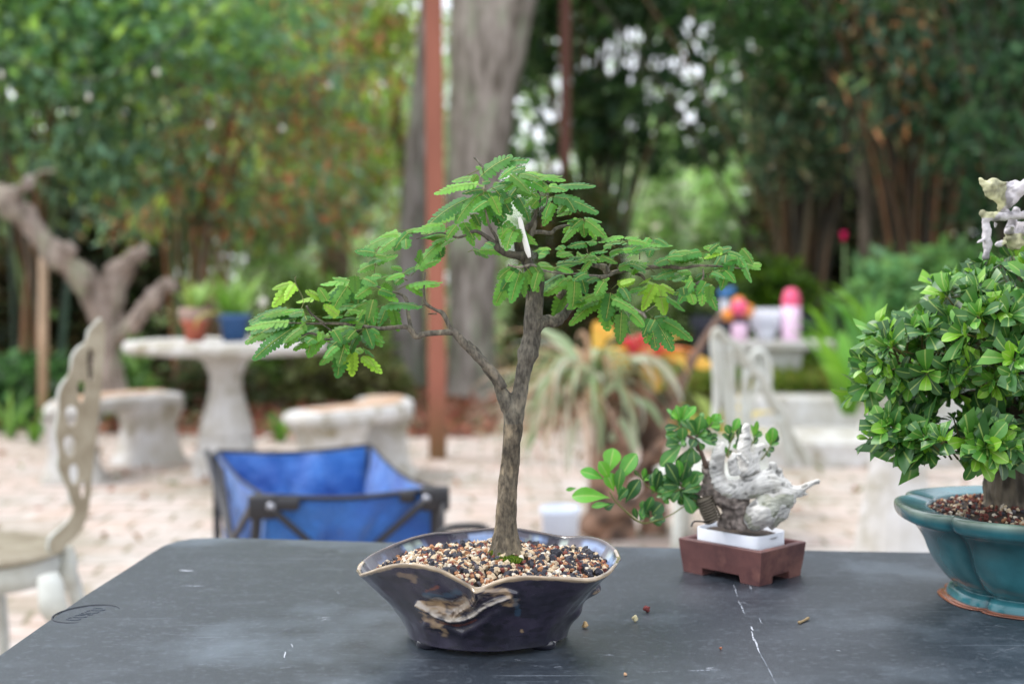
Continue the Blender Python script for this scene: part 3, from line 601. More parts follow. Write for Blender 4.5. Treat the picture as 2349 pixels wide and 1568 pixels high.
holes = [ell(*h) for h in ((376, 240, 24, 78), (337, 350, 26, 52), (296, 452, 38, 50), (288, 578, 36, 52), (307, 694, 30, 50), (343, 758, 20, 44))]
panel("backrest", [toplane(*zc(*p_)) for p_ in outer], [[toplane(*zc(*p_)) for p_ in h] for h in holes], .006, M['whiteshade'], root)
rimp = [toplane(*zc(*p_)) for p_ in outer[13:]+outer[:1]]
mb = MB(); mb.tube([PL0+PD*a+Vector((0, 0, b))-PN*.004*0 for a, b in rimp], .0055, seg=8, sub=3); mb.build("rim", M['whitep2'], root)  # pale tube added along the outline to stand for the lit edge
mb = MB(); sc_ = (X(-95, 3.42), 3.42)
mb.lathe([(0.001, .445), (.2, .447), (.235, .44), (.24, .432), (.225, .425), (0.001, .425)], (*sc_, 0), seg=48); mb.build("seat", M['whiteshade'], root)
mb = MB(); mb.lathe([(.222, .424), (.228, .40), (.222, .365), (.21, .365), (.21, .424)], (*sc_, 0), seg=48); mb.build("seat_apron", M['whitep2'], root)
for k, (px, py, Y, w_) in enumerate(((140, 1290, 3.16, 1), (172, 1270, 3.5, .8), (-60, 1290, 3.3, .8), (-10, 1270, 3.62, .8))):
    a = P(px, py, Y); mb = MB()
    mb.tube([(a.x-.03*w_, Y, .43), (a.x-.02*w_, Y-.01, .40), (a.x-.012, Y-.02, .365), (a.x, Y, .32), (a.x+.015, Y, .2), (a.x+.02, Y, .1), (a.x+.045, Y-.02, 0)], [.024*w_, .03*w_, .031*w_, .024*w_, .02*w_, .016*w_, .02*w_], seg=14, sub=4, flat=1)
    mb.build("leg", M['whitep2'], root)

# ------------------------------------------------------------------ white chairs, right
def z8b(x, y): return ((1650+x/2.24)*.9396, (650+y/2.24)*.9396)
def chair2(label, Y, frame, slats, dy=0):
    q = P(*z8b(420, 900), Y); root = empty("garden_chair", (q.x, Y, 0), label, "garden chair")
    mb = MB(); mb.tube([P(*z8b(a, b), Y+d) for a, b, d in frame], .022, seg=10, sub=4, flat=.6); mb.build("back_frame", M['whitep2'], root)
    for s in slats:
        mb = MB(); mb.tube([P(*z8b(a, b), Y+d) for a, b, d in s[0]], s[1], seg=8, sub=3, flat=.35, flatdir=(0, 1, 0)); mb.build("slat", M['whitep2'], root)
    mb = MB(); mb.lathe([(0.001, .43), (.2, .43), (.22, .42), (.21, .405), (0.001, .405)], (q.x-.12, Y+.05, 0), seg=32); mb.build("seat", M['whitep2'], root)
    for sx, sy in ((-.15, -.12), (.2, -.12), (-.1, .2), (.25, .2)):
        mb = MB(); mb.tube([(q.x-.14+sx*.8, Y+.05+sy, .41), (q.x-.14+sx, Y+.05+sy*1.2, 0)], [.022, .016], seg=8); mb.build("leg", M['whitep2'], root)
    return root
chair2("white chair with a sloping slatted back behind the small bonsai's deadwood", 5.0,
       [(205, 900, 0), (222, 700, 0), (212, 520, 0), (205, 400, 0), (222, 352, 0), (262, 398, .02), (310, 425, .05), (350, 480, .08), (400, 555, .12), (450, 590, .16), (485, 650, .2), (520, 730, .24), (570, 800, .28), (620, 920, .32), (680, 1010, .34), (720, 1080, .34)],
       [(([(225, 400, 0), (262, 650, .02), (285, 900, .02)]), .011), (([(290, 425, .03), (300, 600, .05), (318, 900, .05)]), .016), (([(385, 560, .1), (375, 720, .1), (370, 900, .1)]), .015), (([(450, 620, .15), (410, 760, .13), (395, 900, .12)]), .011), (([(560, 820, .26), (600, 960, .28), (640, 1080, .28)]), .018)])
chair2("second white chair just visible behind the slatted back of the nearer one", 5.9,
       [(400, 560, 0), (415, 490, 0), (450, 462, 0), (490, 490, 0), (508, 540, 0), (510, 620, 0), (495, 720, 0)],
       [(([(440, 480, 0), (450, 700, 0)]), .012), (([(480, 490, 0), (480, 700, 0)]), .012)])

# ------------------------------------------------------------------ right stone table on the raised bed
Y = 10.0; x0, x1 = X(1655, Y), X(1912, Y); zt = Z(780, Y)
root = empty("stone_table", ((x0+x1)/2, Y, .36), "long pale stone table on the raised bed carrying the pink bottle", "stone table")
mb = MB(); mb.box((x0, Y-.2, zt-.06), (x1, Y+.25, zt)); o = mb.build("tabletop", M['conc'], root); modapply(o, [('BEVEL', dict(width=.015, segments=3))])
for px in (1792, 1690):
    mb = MB(); cx = X(px, Y)
    V = [[(cx+sx*w_, Y+sy*.12, z) for sx, sy in ((-1, -1), (1, -1), (1, 1), (-1, 1))] for z, w_ in ((.35, .15), (.38, .15), (.4, .12), (zt-.12, .12), (zt-.06, .15))]
    mb.grid(np.array(V), closed_u=True); mb.build("leg", M['conc'], root, smooth=False)
def onrt(px, dy=0): return X(px, Y+dy)
root = empty("pink_bottle", (onrt(1812), Y-.05, zt), "tall pale pink bottle with a hot pink domed cap on the long stone table", "bottle")
r = 21.5/F*Y; hb = Z(702, Y)-zt; ht = Z(660, Y)-zt
mb = MB(); mb.lathe([(0.001, 0), (r*.95, 0), (r, .01), (r, hb), (0.001, hb)], (onrt(1812), Y-.05, zt+.001), seg=32); mb.build("body", M['pink'], root)
mb = MB(); mb.lathe([(r*.98, hb), (r*.97, hb+(ht-hb)*.4), (r*.7, hb+(ht-hb)*.85), (0.001, ht)], (onrt(1812), Y-.05, zt+.002), seg=32); mb.build("cap", M['hotpink'], root)
root = empty("toy_bottle", (onrt(1692), Y-.08, zt), "short lilac bottle with a red and orange top on the long stone table", "bottle")
mb = MB(); mb.lathe([(0.001, 0), (.055, 0), (.057, .09), (.05, .12), (0.001, .12)], (onrt(1692), Y-.08, zt+.001), seg=24); mb.build("body", M['pink'], root)
mb = MB(); q = P(1694, 712, Y-.08)
for dx, dz, rr in ((-.075, -.03, .045), (0, .05, .05), (.06, .0, .05)): mb.lathe([(rr*math.sin(t), -rr*math.cos(t)) for t in np.linspace(0.01, 3.13, 9)], (q.x+dx, Y-.08, q.z+dz), seg=16)
mb.build("orange_top", M['orange'], root)
mb = MB(); mb.lathe([(.06*math.sin(t), -.06*math.cos(t)) for t in np.linspace(0.01, 3.13, 9)], (q.x, Y-.12, q.z+.02), seg=16); mb.build("red_cap", M['hotpink'], root)
root = empty("pronged_planter", (onrt(1757), Y, zt), "white plastic planter with upright prongs between the two bottles", "planter")
mb = MB(); mb.lathe([(0.001, 0), (.055, 0), (.06, .02), (.09, .09), (.08, .09), (.05, .03), (0.001, .03)], (onrt(1757), Y, zt+.001), seg=32); mb.build("bowl", M['whitepl'], root)
for k in range(9):
    a = k*2*math.pi/9; mb = MB(); mb.tube([(onrt(1757)+.085*math.cos(a), Y+.085*math.sin(a), zt+.08), (onrt(1757)+.105*math.cos(a), Y+.105*math.sin(a), zt+.22)], [.016, .02], seg=8); mb.build("prong", M['whitepl'], root)
root = empty("dark_bench", (X(1750, 11), 11, .35), "dark slab bench on the raised bed behind the bottles", "bench")
mb = MB(); mb.box((X(1590, 11), 10.85, Z(755, 11)), (X(1915, 11), 11.2, Z(725, 11))); mb.build("seat", M['dark'], root, smooth=False)
for px in (1610, 1890): mb = MB(); mb.box((X(px, 11)-.04, 10.9, .35), (X(px, 11)+.04, 11.15, Z(755, 11))); mb.build("leg", M['dark'], root, smooth=False)
root = empty("spray_bottle", (X(1664, 11), 10.95, Z(725, 11)), "small white bottle with a blue cap on the dark bench", "bottle")
mb = MB(); zz = Z(725, 11)+.001; mb.lathe([(0.001, 0), (.04, 0), (.042, .1), (.02, .14), (0.001, .14)], (X(1660, 11), 10.95, zz), seg=20); mb.build("body", M['whitepl'], root)
mb = MB(); mb.lathe([(0.001, .14), (.04, .142), (.05, .17), (.045, .2), (0.001, .21)], (X(1660, 11), 10.95, zz), seg=20); mb.tube([(X(1660, 11), 10.95, zz+.18), (X(1682, 11), 10.93, zz+.2)], .03, seg=10); mb.build("cap", M['blue2'], root)

# pale fluted pedestal right
root = empty("stone_pedestal", (X(2062, 4.5), 4.5, 0), "pale fluted pedestal seen under the leaves of the large bonsai", "pedestal")
mb = MB(); mb.lathe([(.14, 0), (.14, .2), (.131, .24), (.118, .32), (.1, .42), (.086, .5), (.08, .56), (.085, .6)], (X(2062, 4.5), 4.5, 0), seg=96, flute=.012, nfl=18); mb.build("shaft", M['conc'], root)
mb = MB(); mb.lathe([(0.001, .6), (.1, .6), (.12, .62), (.12, .64), (0.001, .645)], (X(2062, 4.5), 4.5, 0), seg=48); mb.build("cap_stone", M['conc'], root)

# ------------------------------------------------------------------ driftwood stump with bromeliads
def zb(x, y): return ((1240+x/2.53)*.9396, (720+y/2.53)*.9396)
YB = 6.0; kb = .9396/2.53/F*YB/2
root = empty("driftwood_stump", (X(1440, YB), YB, 0), "brown hollow driftwood stump holding the silvery bromeliads", "stump")
mb = MB()
for pts in ([(640, 1560, 330, 0), (630, 1300, 280, 0), (640, 1000, 260, .02), (650, 760, 200, 0), (620, 650, 120, 0)], [(900, 1500, 200, .1), (900, 1200, 170, .1), (880, 900, 160, .1), (850, 650, 140, .05), (800, 480, 80, 0)],
            [(450, 1450, 130, -.1), (600, 1350, 120, -.12), (780, 1290, 110, -.12), (950, 1180, 90, -.1), (980, 1000, 60, -.05)], [(760, 1000, 60, -.15), (680, 850, 55, -.15), (650, 700, 40, -.12)], [(700, 1200, 50, -.2), (820, 1050, 60, -.16), (960, 900, 60, -.1)], [(940, 900, 90, .1), (1000, 620, 70, .1), (1100, 440, 44, .1), (1200, 270, 34, .1), (1310, 130, 26, .1)]):
    mb.tube([P(*zb(a, b), YB+d) for a, b, w_, d in pts], [w_*kb for a, b, w_, d in pts], seg=12, sub=4)
wcol = lambda p, n: (fbm(Vector((p.x, p.y, p.z*.4)), 18)*.018, tuple(np.array(srgb(132, 104, 86))*(.3+1.3*max(0, min(1, .5+fbm(p+Vector((3, 1, 2)), 10)*1.2)))))
organic(mb, "wood", M['dead'], root, .014, 2, wcol)
mb = MB(); mb.tube([P(*zb(a, b), YB-.12) for a, b in ((1010, 760), (1060, 600), (1100, 500), (1170, 350), (1240, 230), (1320, 120))], [.02, .018, .016, .015, .014, .011], seg=10, sub=4, color=srgb(116, 92, 78)); mb.build("leaning_branch", M['dead'], root)
def ribbonpx(mb, pts, w_, Y, c_, f=zb):
    P3 = [P(*f(a, b), Y+(d[0] if d else 0)) for a, b, *d in pts]
    q = []
    for i in range(len(P3)-1):
        p0 = P3[max(i-1, 0)]; p1 = P3[i]; p2 = P3[i+1]; p3 = P3[min(i+2, len(P3)-1)]
        for k in range(6):
            t = k/6; q.append(.5*((2*p1)+(p2-p0)*t+(2*p0-5*p1+4*p2-p3)*t*t+(3*p1-p0-3*p2+p3)*t**3))
    q.append(P3[-1]); V = []
    for i, p in enumerate(q):
        t = i/(len(q)-1); d = (q[min(i+1, len(q)-1)]-q[max(i-1, 0)]).normalized(); s = d.cross(Vector((0, -1, .25))).normalized(); ww = w_/2*(1-t**4*.9)*(.8+.2*math.sin(t*3))
        V.append([tuple(p-s*ww+Vector((0, .3*ww, 0))), tuple(p), tuple(p+s*ww+Vector((0, .3*ww, 0)))])
    mb.grid(np.array(V), color=c_)
q = P(*zb(520, 620), YB)
SIL = [srgb(176, 196, 160), srgb(146, 170, 130), srgb(204, 212, 192), srgb(122, 150, 100)]
root = empty("air_plant", tuple(q), "large silvery bromeliad with long arching strap leaves left of the red flowers", "bromeliad")
mb = MB()
for pts in ([(760, 410), (860, 388), (960, 440), (1030, 540), (1080, 660)], [(570, 640), (650, 550), (720, 600), (770, 740), (800, 960)], [(560, 640), (572, 760), (575, 1000)], [(430, 560), (400, 400), (270, 560), (200, 720), (120, 820)], [(500, 740), (430, 790), (385, 930), (370, 1120)],
            [(500, 560), (400, 370), (250, 230), (160, 200)], [(760, 640), (880, 690), (960, 820)], [(640, 900), (700, 780), (760, 900), (790, 1020)], [(300, 620), (200, 760), (100, 900), (60, 1000)], [(330, 640), (240, 700), (160, 860), (110, 1000)]):
    ribbonpx(mb, pts, .034, YB-.14, SIL[rng.integers(3)])
mb.build("long_leaves", M['farleaf'], root)
strapplant("leaves", M['farleaf'], root, tuple(q), 150, .52, .026, 3.0, SIL+[srgb(170, 160, 110), srgb(188, 160, 128)], el=(.5, 1.4), rad=.05)
q3 = P(*zb(360, 760), YB); strapplant("lower_leaves", M['farleaf'], root, tuple(q3), 90, .52, .013, 3.0, [srgb(196, 190, 170), srgb(170, 176, 150), srgb(200, 180, 160)], el=(.2, 1.2), rad=.05, azr=(2.2, 5.2))
q2 = P(*zb(850, 430), YB-.02)
root = empty("red_bromeliad", tuple(q2), "bromeliad with red centre and orange yellow leaves on the driftwood stump", "bromeliad")
strapplant("leaves", M['flower'], root, tuple(q2), 22, .24, .06, 2.0, [srgb(232, 176, 70), srgb(222, 130, 66), srgb(214, 190, 90), srgb(226, 150, 110)], el=(.5, 1.3), rad=.04)
mb = MB()
for px, py in ((740, 300), (790, 320), (880, 290), (940, 300), (920, 340), (820, 280), (770, 350)):
    c_ = P(*zb(px, py), YB-.08)
    for k in range(7): strap(mb, c_-Vector((0, 0, .02)), k*.9, .06, .035, 1.2, srgb(226, 70, 84), srgb(236, 110, 120), el=1.2, seg=4)
mb.build("red_bracts", M['flower'], root)
mb = MB(); 
for pts in ([(820, 470), (900, 500), (930, 600)], [(760, 430), (680, 400), (620, 440)], [(960, 340), (1040, 370), (1100, 420)], [(1140, 400), (1200, 420), (1265, 440)], [(560, 330), (560, 230), (540, 160)], [(640, 260), (600, 210), (520, 200)]): ribbonpx(mb, pts, .06, YB-.04, srgb(232, 190, 84))
mb.build("yellow_leaves", M['flower'], root)
root = empty("yellow_bromeliad", (X(1650, 6.6), 6.6, .2), "yellow green leafed plant between the stump and the white slatted chair", "plant")
strapplant("leaves", M['flower'], root, (X(1640, 6.6), 6.6, .3), 26, .42, .05, 1.7, [srgb(206, 190, 80), srgb(170, 170, 76), srgb(130, 150, 66)], el=(.7, 1.4), rad=.05)
root = empty("bucket", (X(1286, 5), 5, 0), "pale blue bucket below the silvery bromeliad", "bucket")
mb = MB(); mb.lathe([(0.001, 0.01), (.05, .012), (.052, 0), (.066, .27), (.072, .275), (.072, .295), (.064, .295), (.06, .05), (0.001, .05)], (X(1286, 5), 5, 0), seg=32); mb.build("body", M['paleblue'], root)

# ------------------------------------------------------------------ blue folding wagon
YF, YR = 3.52, 4.5
FL, FR, BL, BR_ = P(606, 1140, YF), P(1000, 1122, YF+.05), P(497, 1036, YR), P(850, 1022, YR+.05)
root = empty("garden_wagon", ((FL.x+BR_.x)/2, (YF+YR)/2, 0), "blue canvas folding wagon with black frame behind the black table", "wagon")
def low(p, c=.1): m_ = (FL+FR+BL+BR_)/4; q = p+(m_-p)*c; q.z = .16; return q
def fabric(name, A, B, sag, belly, nu=44, nv=26, seed=0):
    a, b = low(A), low(B); V = []
    nrm = (B-A).cross(Vector((0, 0, 1))).normalized()
    for j in range(nv+1):
        t = j/nv; row = []
        for i in range(nu+1):
            u = i/nu; top = A.lerp(B, u); top.z -= sag*math.sin(math.pi*u); bot = a.lerp(b, u); p = top.lerp(bot, t)
            k = math.sin(math.pi*u)**.5
            wr = .03*mnoise.noise(Vector((u*4+seed, t*1.2+u*2, seed)))+.02*mnoise.noise(Vector((u*9+t*4+seed, t*3, seed*2)))+.014*math.exp(-((u-.62+t*.25)/.04)**2)
            p += nrm*(belly*math.sin(math.pi*min(1, t*1.1))*k+wr*min(1, t*4+.15)); row.append(tuple(p))
        V.append(row)
    mb = MB(); mb.grid(np.array(V)); o = mb.build(name, M['fabric'], root); modapply(o, [('SOLIDIFY', dict(thickness=.004)), ]); return o
fabric("front_panel", FL, FR, .012, -.03, seed=1); fabric("back_panel", BR_, BL, .015, -.03, seed=2)
fabric("side_panel", BL, FL, .02, -.03, seed=3.3); fabric("side_panel", FR, BR_, .03, -.03, seed=5.1)
mb = MB(); mb.grid(np.array([[tuple(low(FL)), tuple(low(FR))], [tuple(low(BL)), tuple(low(BR_))]])); mb.build("floor_panel", M['fabric'], root)
def bar(name, a, b, r, m='blackm', sag=0):
    mb = MB(); mid = (Vector(a)+Vector(b))/2-Vector((0, 0, sag)); mb.tube([a, mid, b], r, seg=8, sub=6); return mb.build(name, M[m], root)
up = Vector((0, 0, .004)); fy = Vector((0, -.02, 0))
bar("rim_bar", FL+up+fy*.4, FR+up+fy*.4, .0065, sag=.014); bar("rim_bar", BL+up, BR_+up, .005, sag=.014); bar("rim_bar", FL+up, BL+up, .004, sag=.018); bar("rim_bar", FR+up, BR_+up, .004, sag=.026)
for c_, dx in ((FL, -.012), (FR, .0), (BL, 0), (BR_, 0)): q = low(c_, .02); q.z = .12; bar("corner_post", c_+Vector((dx, -.012, 0)), q+Vector((-.05*(dx < 0), -.02, 0)), .0125)
a = low(FR, .2); b = low(FL, .2); off = Vector((0, -.05, 0)); a.z = b.z = .2
bar("cross_brace", FL+off*.7+Vector((.02, 0, -.02)), a+off, .009); bar("cross_brace", FR+off*.7+Vector((-.02, 0, -.02)), b+off, .009)
a2 = low(FL, .1); b2 = low(BL, .1); a2.z = b2.z = .18; ox = Vector((-.03, 0, 0))
bar("cross_brace", BL+ox, a2+ox, .011); bar("cross_brace", FL+ox*.6, b2+ox, .011); bar("cross_brace", BL+Vector((.03, -.1, -.02)), a2+ox*2, .009)
for c_, s_ in ((FL, 1), (FR, -1)):
    mb = MB(); mb.box((c_.x-.035, c_.y-.035, c_.z-.05), (c_.x+.035, c_.y+.01, c_.z+.008)); mb.box((c_.x+s_*.02-.03, c_.y-.03, c_.z-.03), (c_.x+s_*.09, c_.y-.004, c_.z+.0)); o = mb.build("corner_bracket", M['blackm'], root); modapply(o, [('BEVEL', dict(width=.006, segments=2))])
    bx_ = c_.x+s_*.022; bz_ = c_.z-.018; mb = MB(); mb.tube([(bx_, c_.y-.034, bz_), (bx_, c_.y-.039, bz_), (bx_, c_.y-.042, bz_)], [.0105, .0105, .006], seg=16); mb.build("bolt", M['bolt'], o)
mb = MB(); h_ = lambda px, py, Y: P(px, py, Y)
mb.tube([FR+Vector((.02, -.01, -.02)), h_(1016, 1165, 3.5), h_(1012, 1240, 3.45)], .006, seg=8)
mb.build('handle_strut', M['blackm'], root); mb = MB(); mb.tube([h_(1000, 1250, 3.3), h_(1010, 1222, 3.3), h_(1035, 1209, 3.3), h_(1075, 1206, 3.3), h_(1108, 1209, 3.3), h_(1124, 1225, 3.3), h_(1128, 1260, 3.3)], .0085, seg=10, sub=4)
mb.build("pull_handle", M['blackm'], root)
for c_ in (FL, FR, BL, BR_):
    q = low(c_, .05); mb = MB(); th = np.linspace(0, 2*math.pi, 25)[:-1]; V = [[(q.x+dx, q.y+r_*math.cos(t), .085+r_*math.sin(t)) for t in th] for dx, r_ in ((-.025, .02), (-.025, .075), (-.018, .085), (.018, .085), (.025, .075), (.025, .02))]
    mb.grid(np.array(V), closed_u=True); mb.build("wheel", M['blackm'], root)
# ================================================================== black folding table
ZT = .74
root = empty("folding_table", (.25, 1.5, 0), "dark grey plastic folding table carrying the three bonsai, scuffed and scratched", "table")
outl = [Pz(px, py, ZT) for px, py in ((0, 1495), (100, 1425), (193, 1361), (260, 1319), (310, 1287), (345, 1264), (372, 1249), (402, 1239), (440, 1233), (490, 1231), (560, 1232), (700, 1236), (870, 1241), (1400, 1251), (1970, 1262), (2349, 1268))]
d0 = (outl[0]-outl[2]).normalized(); front = outl[0]+d0*((outl[0].y-1.13)/-d0.y)
outl = [Vector((1.28, 1.1, ZT)), Vector((front.x+.04, 1.1, ZT)), Vector((front.x, 1.13, ZT))]+outl+[Vector((1.25, outl[-1].y-.02, ZT)), Vector((1.3, 1.7, ZT))]
bm = bmesh.new(); vs = [bm.verts.new((p.x-.25, p.y-1.5, ZT)) for p in outl]; f = bm.faces.new(vs)
if f.normal.z < 0: f.normal_flip()
r_ = bmesh.ops.extrude_face_region(bm, geom=[f]); vv = [e for e in r_['geom'] if isinstance(e, bmesh.types.BMVert)]
bmesh.ops.translate(bm, verts=vv, vec=(0, 0, -.045)); bmesh.ops.recalc_face_normals(bm, faces=bm.faces)
te = [e for e in bm.edges if abs(e.verts[0].co.z-ZT) < 1e-5 and abs(e.verts[1].co.z-ZT) < 1e-5]
bmesh.ops.bevel(bm, geom=te, offset=.006, segments=4, profile=.5, affect='EDGES')
me = bpy.data.meshes.new("tabletop"); bm.to_mesh(me); bm.free(); me.materials.append(M['table'])
o = bpy.data.objects.new("tabletop", me); col.objects.link(o); o.parent = root
for x, y in ((-.33, 1.2), (-.33, 1.78), (1.1, 1.2), (1.1, 1.65)):
    mb = MB(); mb.tube([(x, y, .7), (x, y, .05), (x, y, 0)], .014, seg=12); mb.build("leg", M['blackm'], root)
for x in (-.33, 1.1): mb = MB(); mb.tube([(x, 1.2, .12), (x, 1.7, .12)], .011, seg=10); mb.build("cross_rail", M['blackm'], root)
# moulded oval maker's mark with raised letters
mc = Pz(198, 1407, ZT); e1 = (Pz(252, 1388, ZT)-Pz(147, 1428, ZT)); la = e1.length/2; e1.normalize(); e2 = Vector((-e1.y, e1.x, 0)); 
hw = abs((Pz(176, 1390, ZT)-mc).dot(e2)); hw = max(.02, min(.03, hw))
mb = MB(); pts = []; rr = []
for k in range(41):
    a = -.25*math.pi+1.42*math.pi*k/40; pts.append(mc+e1*la*math.cos(a)+e2*hw*math.sin(a)+Vector((0, 0, .0001))); rr.append(.0001+.0011*max(0, math.sin(math.pi*k/40))**.6)
mb.tube(pts, rr, seg=6); mb.build("oval_shade_line", M['tmark'], root)  # dark raised line in place of the shade along the moulded oval
cu = bpy.data.curves.new("letters", 'FONT'); cu.body = "COSCO"; cu.size = .0185; cu.extrude = .0003; cu.align_x = 'CENTER'; cu.align_y = 'CENTER'
cu.space_character = 1.05
t_ = bpy.data.objects.new("tmp", cu); col.objects.link(t_); dg = bpy.context.evaluated_depsgraph_get(); dg.update()
me = bpy.data.meshes.new_from_object(t_.evaluated_get(dg)); bpy.data.objects.remove(t_)
ang = math.atan2(e1.y, e1.x); me.transform(Matrix.Translation(mc+Vector((.001, -.002, .0003))-Vector((.25, 1.5, 0))) @ Matrix.Rotation(ang, 4, 'Z') @ Matrix.Diagonal((.85, 1.25, 1, 1)))
me.materials.clear(); me.materials.append(mat("embossed_letter", srgb(60, 68, 78), .5)); o = bpy.data.objects.new("raised_letters", me); col.objects.link(o); o.parent = root
# scuffs: thin irregular patches lying on the plastic
def scuff(a, b, w_, m, broken=0, z=.00025, n=26, name="scuff_mark"):
    a = Pz(*a, ZT); b = Pz(*b, ZT); d = (b-a); s = Vector((-d.y, d.x, 0)).normalized(); mb = MB(); wob = rng.random()*20
    for i in range(n):
        t0, t1 = i/n, (i+1)/n
        if broken and rng.random() < broken: continue
        def wd(t): return w_*(.25+.75*math.sin(math.pi*min(.98, max(.02, t)))**.6)*(.6+.8*abs(mnoise.noise(Vector((t*9+wob, wob, 0)))))
        def cc(t): return a+d*t+s*(w_*1.2*mnoise.noise(Vector((t*4, wob, 3))))+Vector((0, 0, z))
        p0, p1 = cc(t0), cc(t1); mb.add([tuple(p0-s*wd(t0)), tuple(p1-s*wd(t1)), tuple(p1+s*wd(t1)), tuple(p0+s*wd(t0))], [[0, 1, 2, 3]])
    if mb.n: mb.build(name, m, root)
def S(x, y): return ((1400+x/3.356)*.9396, (1400+y/3.356)*.9396)
B_, W_, D_ = M['scuffb'], M['scuff'], M['scuffd']
scuff(S(1450, 430), S(1470, 465), .0011, B_); scuff(S(1455, 470), S(1530, 650), .0012, B_, .12, n=40); scuff(S(1530, 650), S(1660, 900), .0005, W_, .1)
scuff(S(1355, 225), S(1405, 330), .001, W_, .25); scuff(S(1365, 235), S(1420, 240), .0016, W_, .3); scuff(S(1520, 360), S(1545, 410), .0005, W_); scuff(S(940, 795), S(1200, 785), .0016, W_, .1); scuff(S(1090, 775), S(1150, 770), .0018, B_, .2)
scuff(S(590, 810), S(805, 795), .0006, W_, .2); scuff(S(240, 665), S(335, 665), .0013, B_, .25); scuff(S(80, 520), S(130, 525), .0014, W_, .2); scuff(S(335, 470), S(352, 480), .001, W_); scuff(S(560, 635), S(595, 640), .0007, W_)
scuff(S(2155, 625), S(2190, 632), .0014, B_, .3); scuff(S(740, 625), S(1170, 670), .0004, W_, .3, n=50); scuff(S(1875, 620), S(1900, 615), .0008, W_); scuff(S(1315, 90), S(1345, 190), .0007, W_, .3); scuff(S(1445, 100), S(1460, 130), .001, W_)
scuff((410, 1308), (444, 1309), .003, B_); scuff((415, 1343), (468, 1344), .0022, W_, .15); scuff((728, 1417), (756, 1415), .0012, B_, .2); scuff((738, 1423), (748, 1419), .0006, B_); scuff((430, 1522), (560, 1527), .0006, W_, .2); scuff((640, 1532), (672, 1529), .001, W_, .2); scuff((655, 1494), (652, 1508), .0008, B_); scuff((668, 1476), (672, 1484), .0006, B_); scuff((580, 1474), (690, 1430), .0004, D_); scuff((470, 1388), (700, 1375), .0004, D_)
scuff((340, 1385), (400, 1365), .0004, W_, .3); scuff((50, 1550), (80, 1548), .0012, W_, .3); scuff((1180, 1512), (1195, 1514), .0012, W_); scuff((1270, 1530), (1290, 1528), .0012, W_); scuff((1120, 1480), (1500, 1500), .0004, D_, .2)
for k in range(170):       # fine scratches and specks everywhere
    px, py = rng.uniform(60, 2330), rng.uniform(1270, 1560); a_ = rng.normal()*.35; L_ = rng.uniform(8, 90)
    scuff((px, py), (px+L_*math.cos(a_), py+L_*math.sin(a_)*.5), rng.uniform(.00018, .0004), D_ if rng.random() < .6 else W_, .35, z=.0002, n=12)

# ================================================================== main glazed pot
PCX, PCY, PA, PBb = -.0222, 1.362, .1265, .106
def zr(x, y): return ((830+x/3.2625)*.9396, (1230+y/3.2625)*.9396)
frontrim = [(131, 540), (150, 575), (200, 560), (300, 525), (400, 500), (480, 492), (560, 490), (700, 510), (800, 540), (880, 580), (960, 625), (1030, 660), (1070, 690), (1110, 690), (1160, 665), (1250, 630), (1350, 600), (1500, 592), (1700, 600), (1850, 603), (1980, 612), (2060, 600), (2150, 560), (2215, 490)]
backrim = [(2238, 440), (2215, 380), (2150, 325), (2080, 290), (2000, 272), (1900, 268), (1800, 272), (1700, 255), (1600, 235), (1430, 207), (1200, 203), (1000, 222), (880, 235), (750, 240), (660, 255), (560, 280), (450, 320), (380, 350), (300, 385), (230, 420), (170, 465), (140, 500)]
rim = []
for lst, sg in ((frontrim, -1), (backrim, 1)):
    for a, b in lst:
        px, py = zr(a, b); Y = PCY
        for _ in range(25):
            x = (px-CX)/F*Y; u = max(0, 1-((x-PCX)/PA)**2); Y = .5*Y+.5*(PCY+sg*PBb*u**.42)
        rim.append(P(px, py, Y))
rim = np.array([tuple(p) for p in rim])
seg_ = np.linalg.norm(np.diff(np.vstack([rim, rim[:1]]), axis=0), axis=1); s_ = np.concatenate([[0], np.cumsum(seg_)])
NU = 420; u = np.linspace(0, s_[-1], NU, endpoint=False); RC = np.vstack([rim, rim[:1]])
RM = np.stack([np.interp(u, s_, RC[:, k]) for k in range(3)], 1)
for _ in range(5): RM = .25*np.roll(RM, 1, 0)+.5*RM+.25*np.roll(RM, -1, 0)
ang_ = np.arctan2((RM[:, 1]-PCY)/PBb, (RM[:, 0]-PCX)/PA)
BCX, BCY, BA, BB = -.0235, 1.370, .079, .078
base_ = np.stack([BCX+BA*np.cos(ang_), BCY+BB*np.sin(ang_), np.full(NU, ZT+.006)], 1)
NV = 110; V = np.zeros((NV+1, NU, 3)); C = np.zeros((NV+1, NU, 3))
for j in range(NV+1):
    t = j/NV; h = (1-t)**1.5; h = h*(1-.0)+0
    V[j, :, :2] = base_[:, :2]+(RM[:, :2]-base_[:, :2])*h; V[j, :, 2] = RM[:, 2]+(base_[:, 2]-RM[:, 2])*t
cen = np.array([PCX, PCY])
out = V[:, :, :2]-np.array([BCX, BCY]); out /= np.linalg.norm(out, axis=2, keepdims=True)
PX, PY = proj(V); 
def segd(px, py, pts):
    best = np.full(px.shape, 1e9); side = np.zeros(px.shape)
    for (ax, ay), (bx, by) in zip(pts[:-1], pts[1:]):
        dx, dy = bx-ax, by-ay; t = np.clip(((px-ax)*dx+(py-ay)*dy)/(dx*dx+dy*dy), 0, 1); d = np.hypot(px-ax-t*dx, py-ay-t*dy); m = d < best; best = np.where(m, d, best)
    return best
frontm = (V[:, :, 1] < PCY)
foldA = [zr(*q) for q in ((640, 800), (720, 850), (800, 900), (900, 930), (1000, 920), (1080, 880), (1150, 820), (1250, 770), (1340, 740))]
foldB = [zr(*q) for q in ((1075, 690), (1090, 740), (1060, 800), (960, 850), (920, 890))]
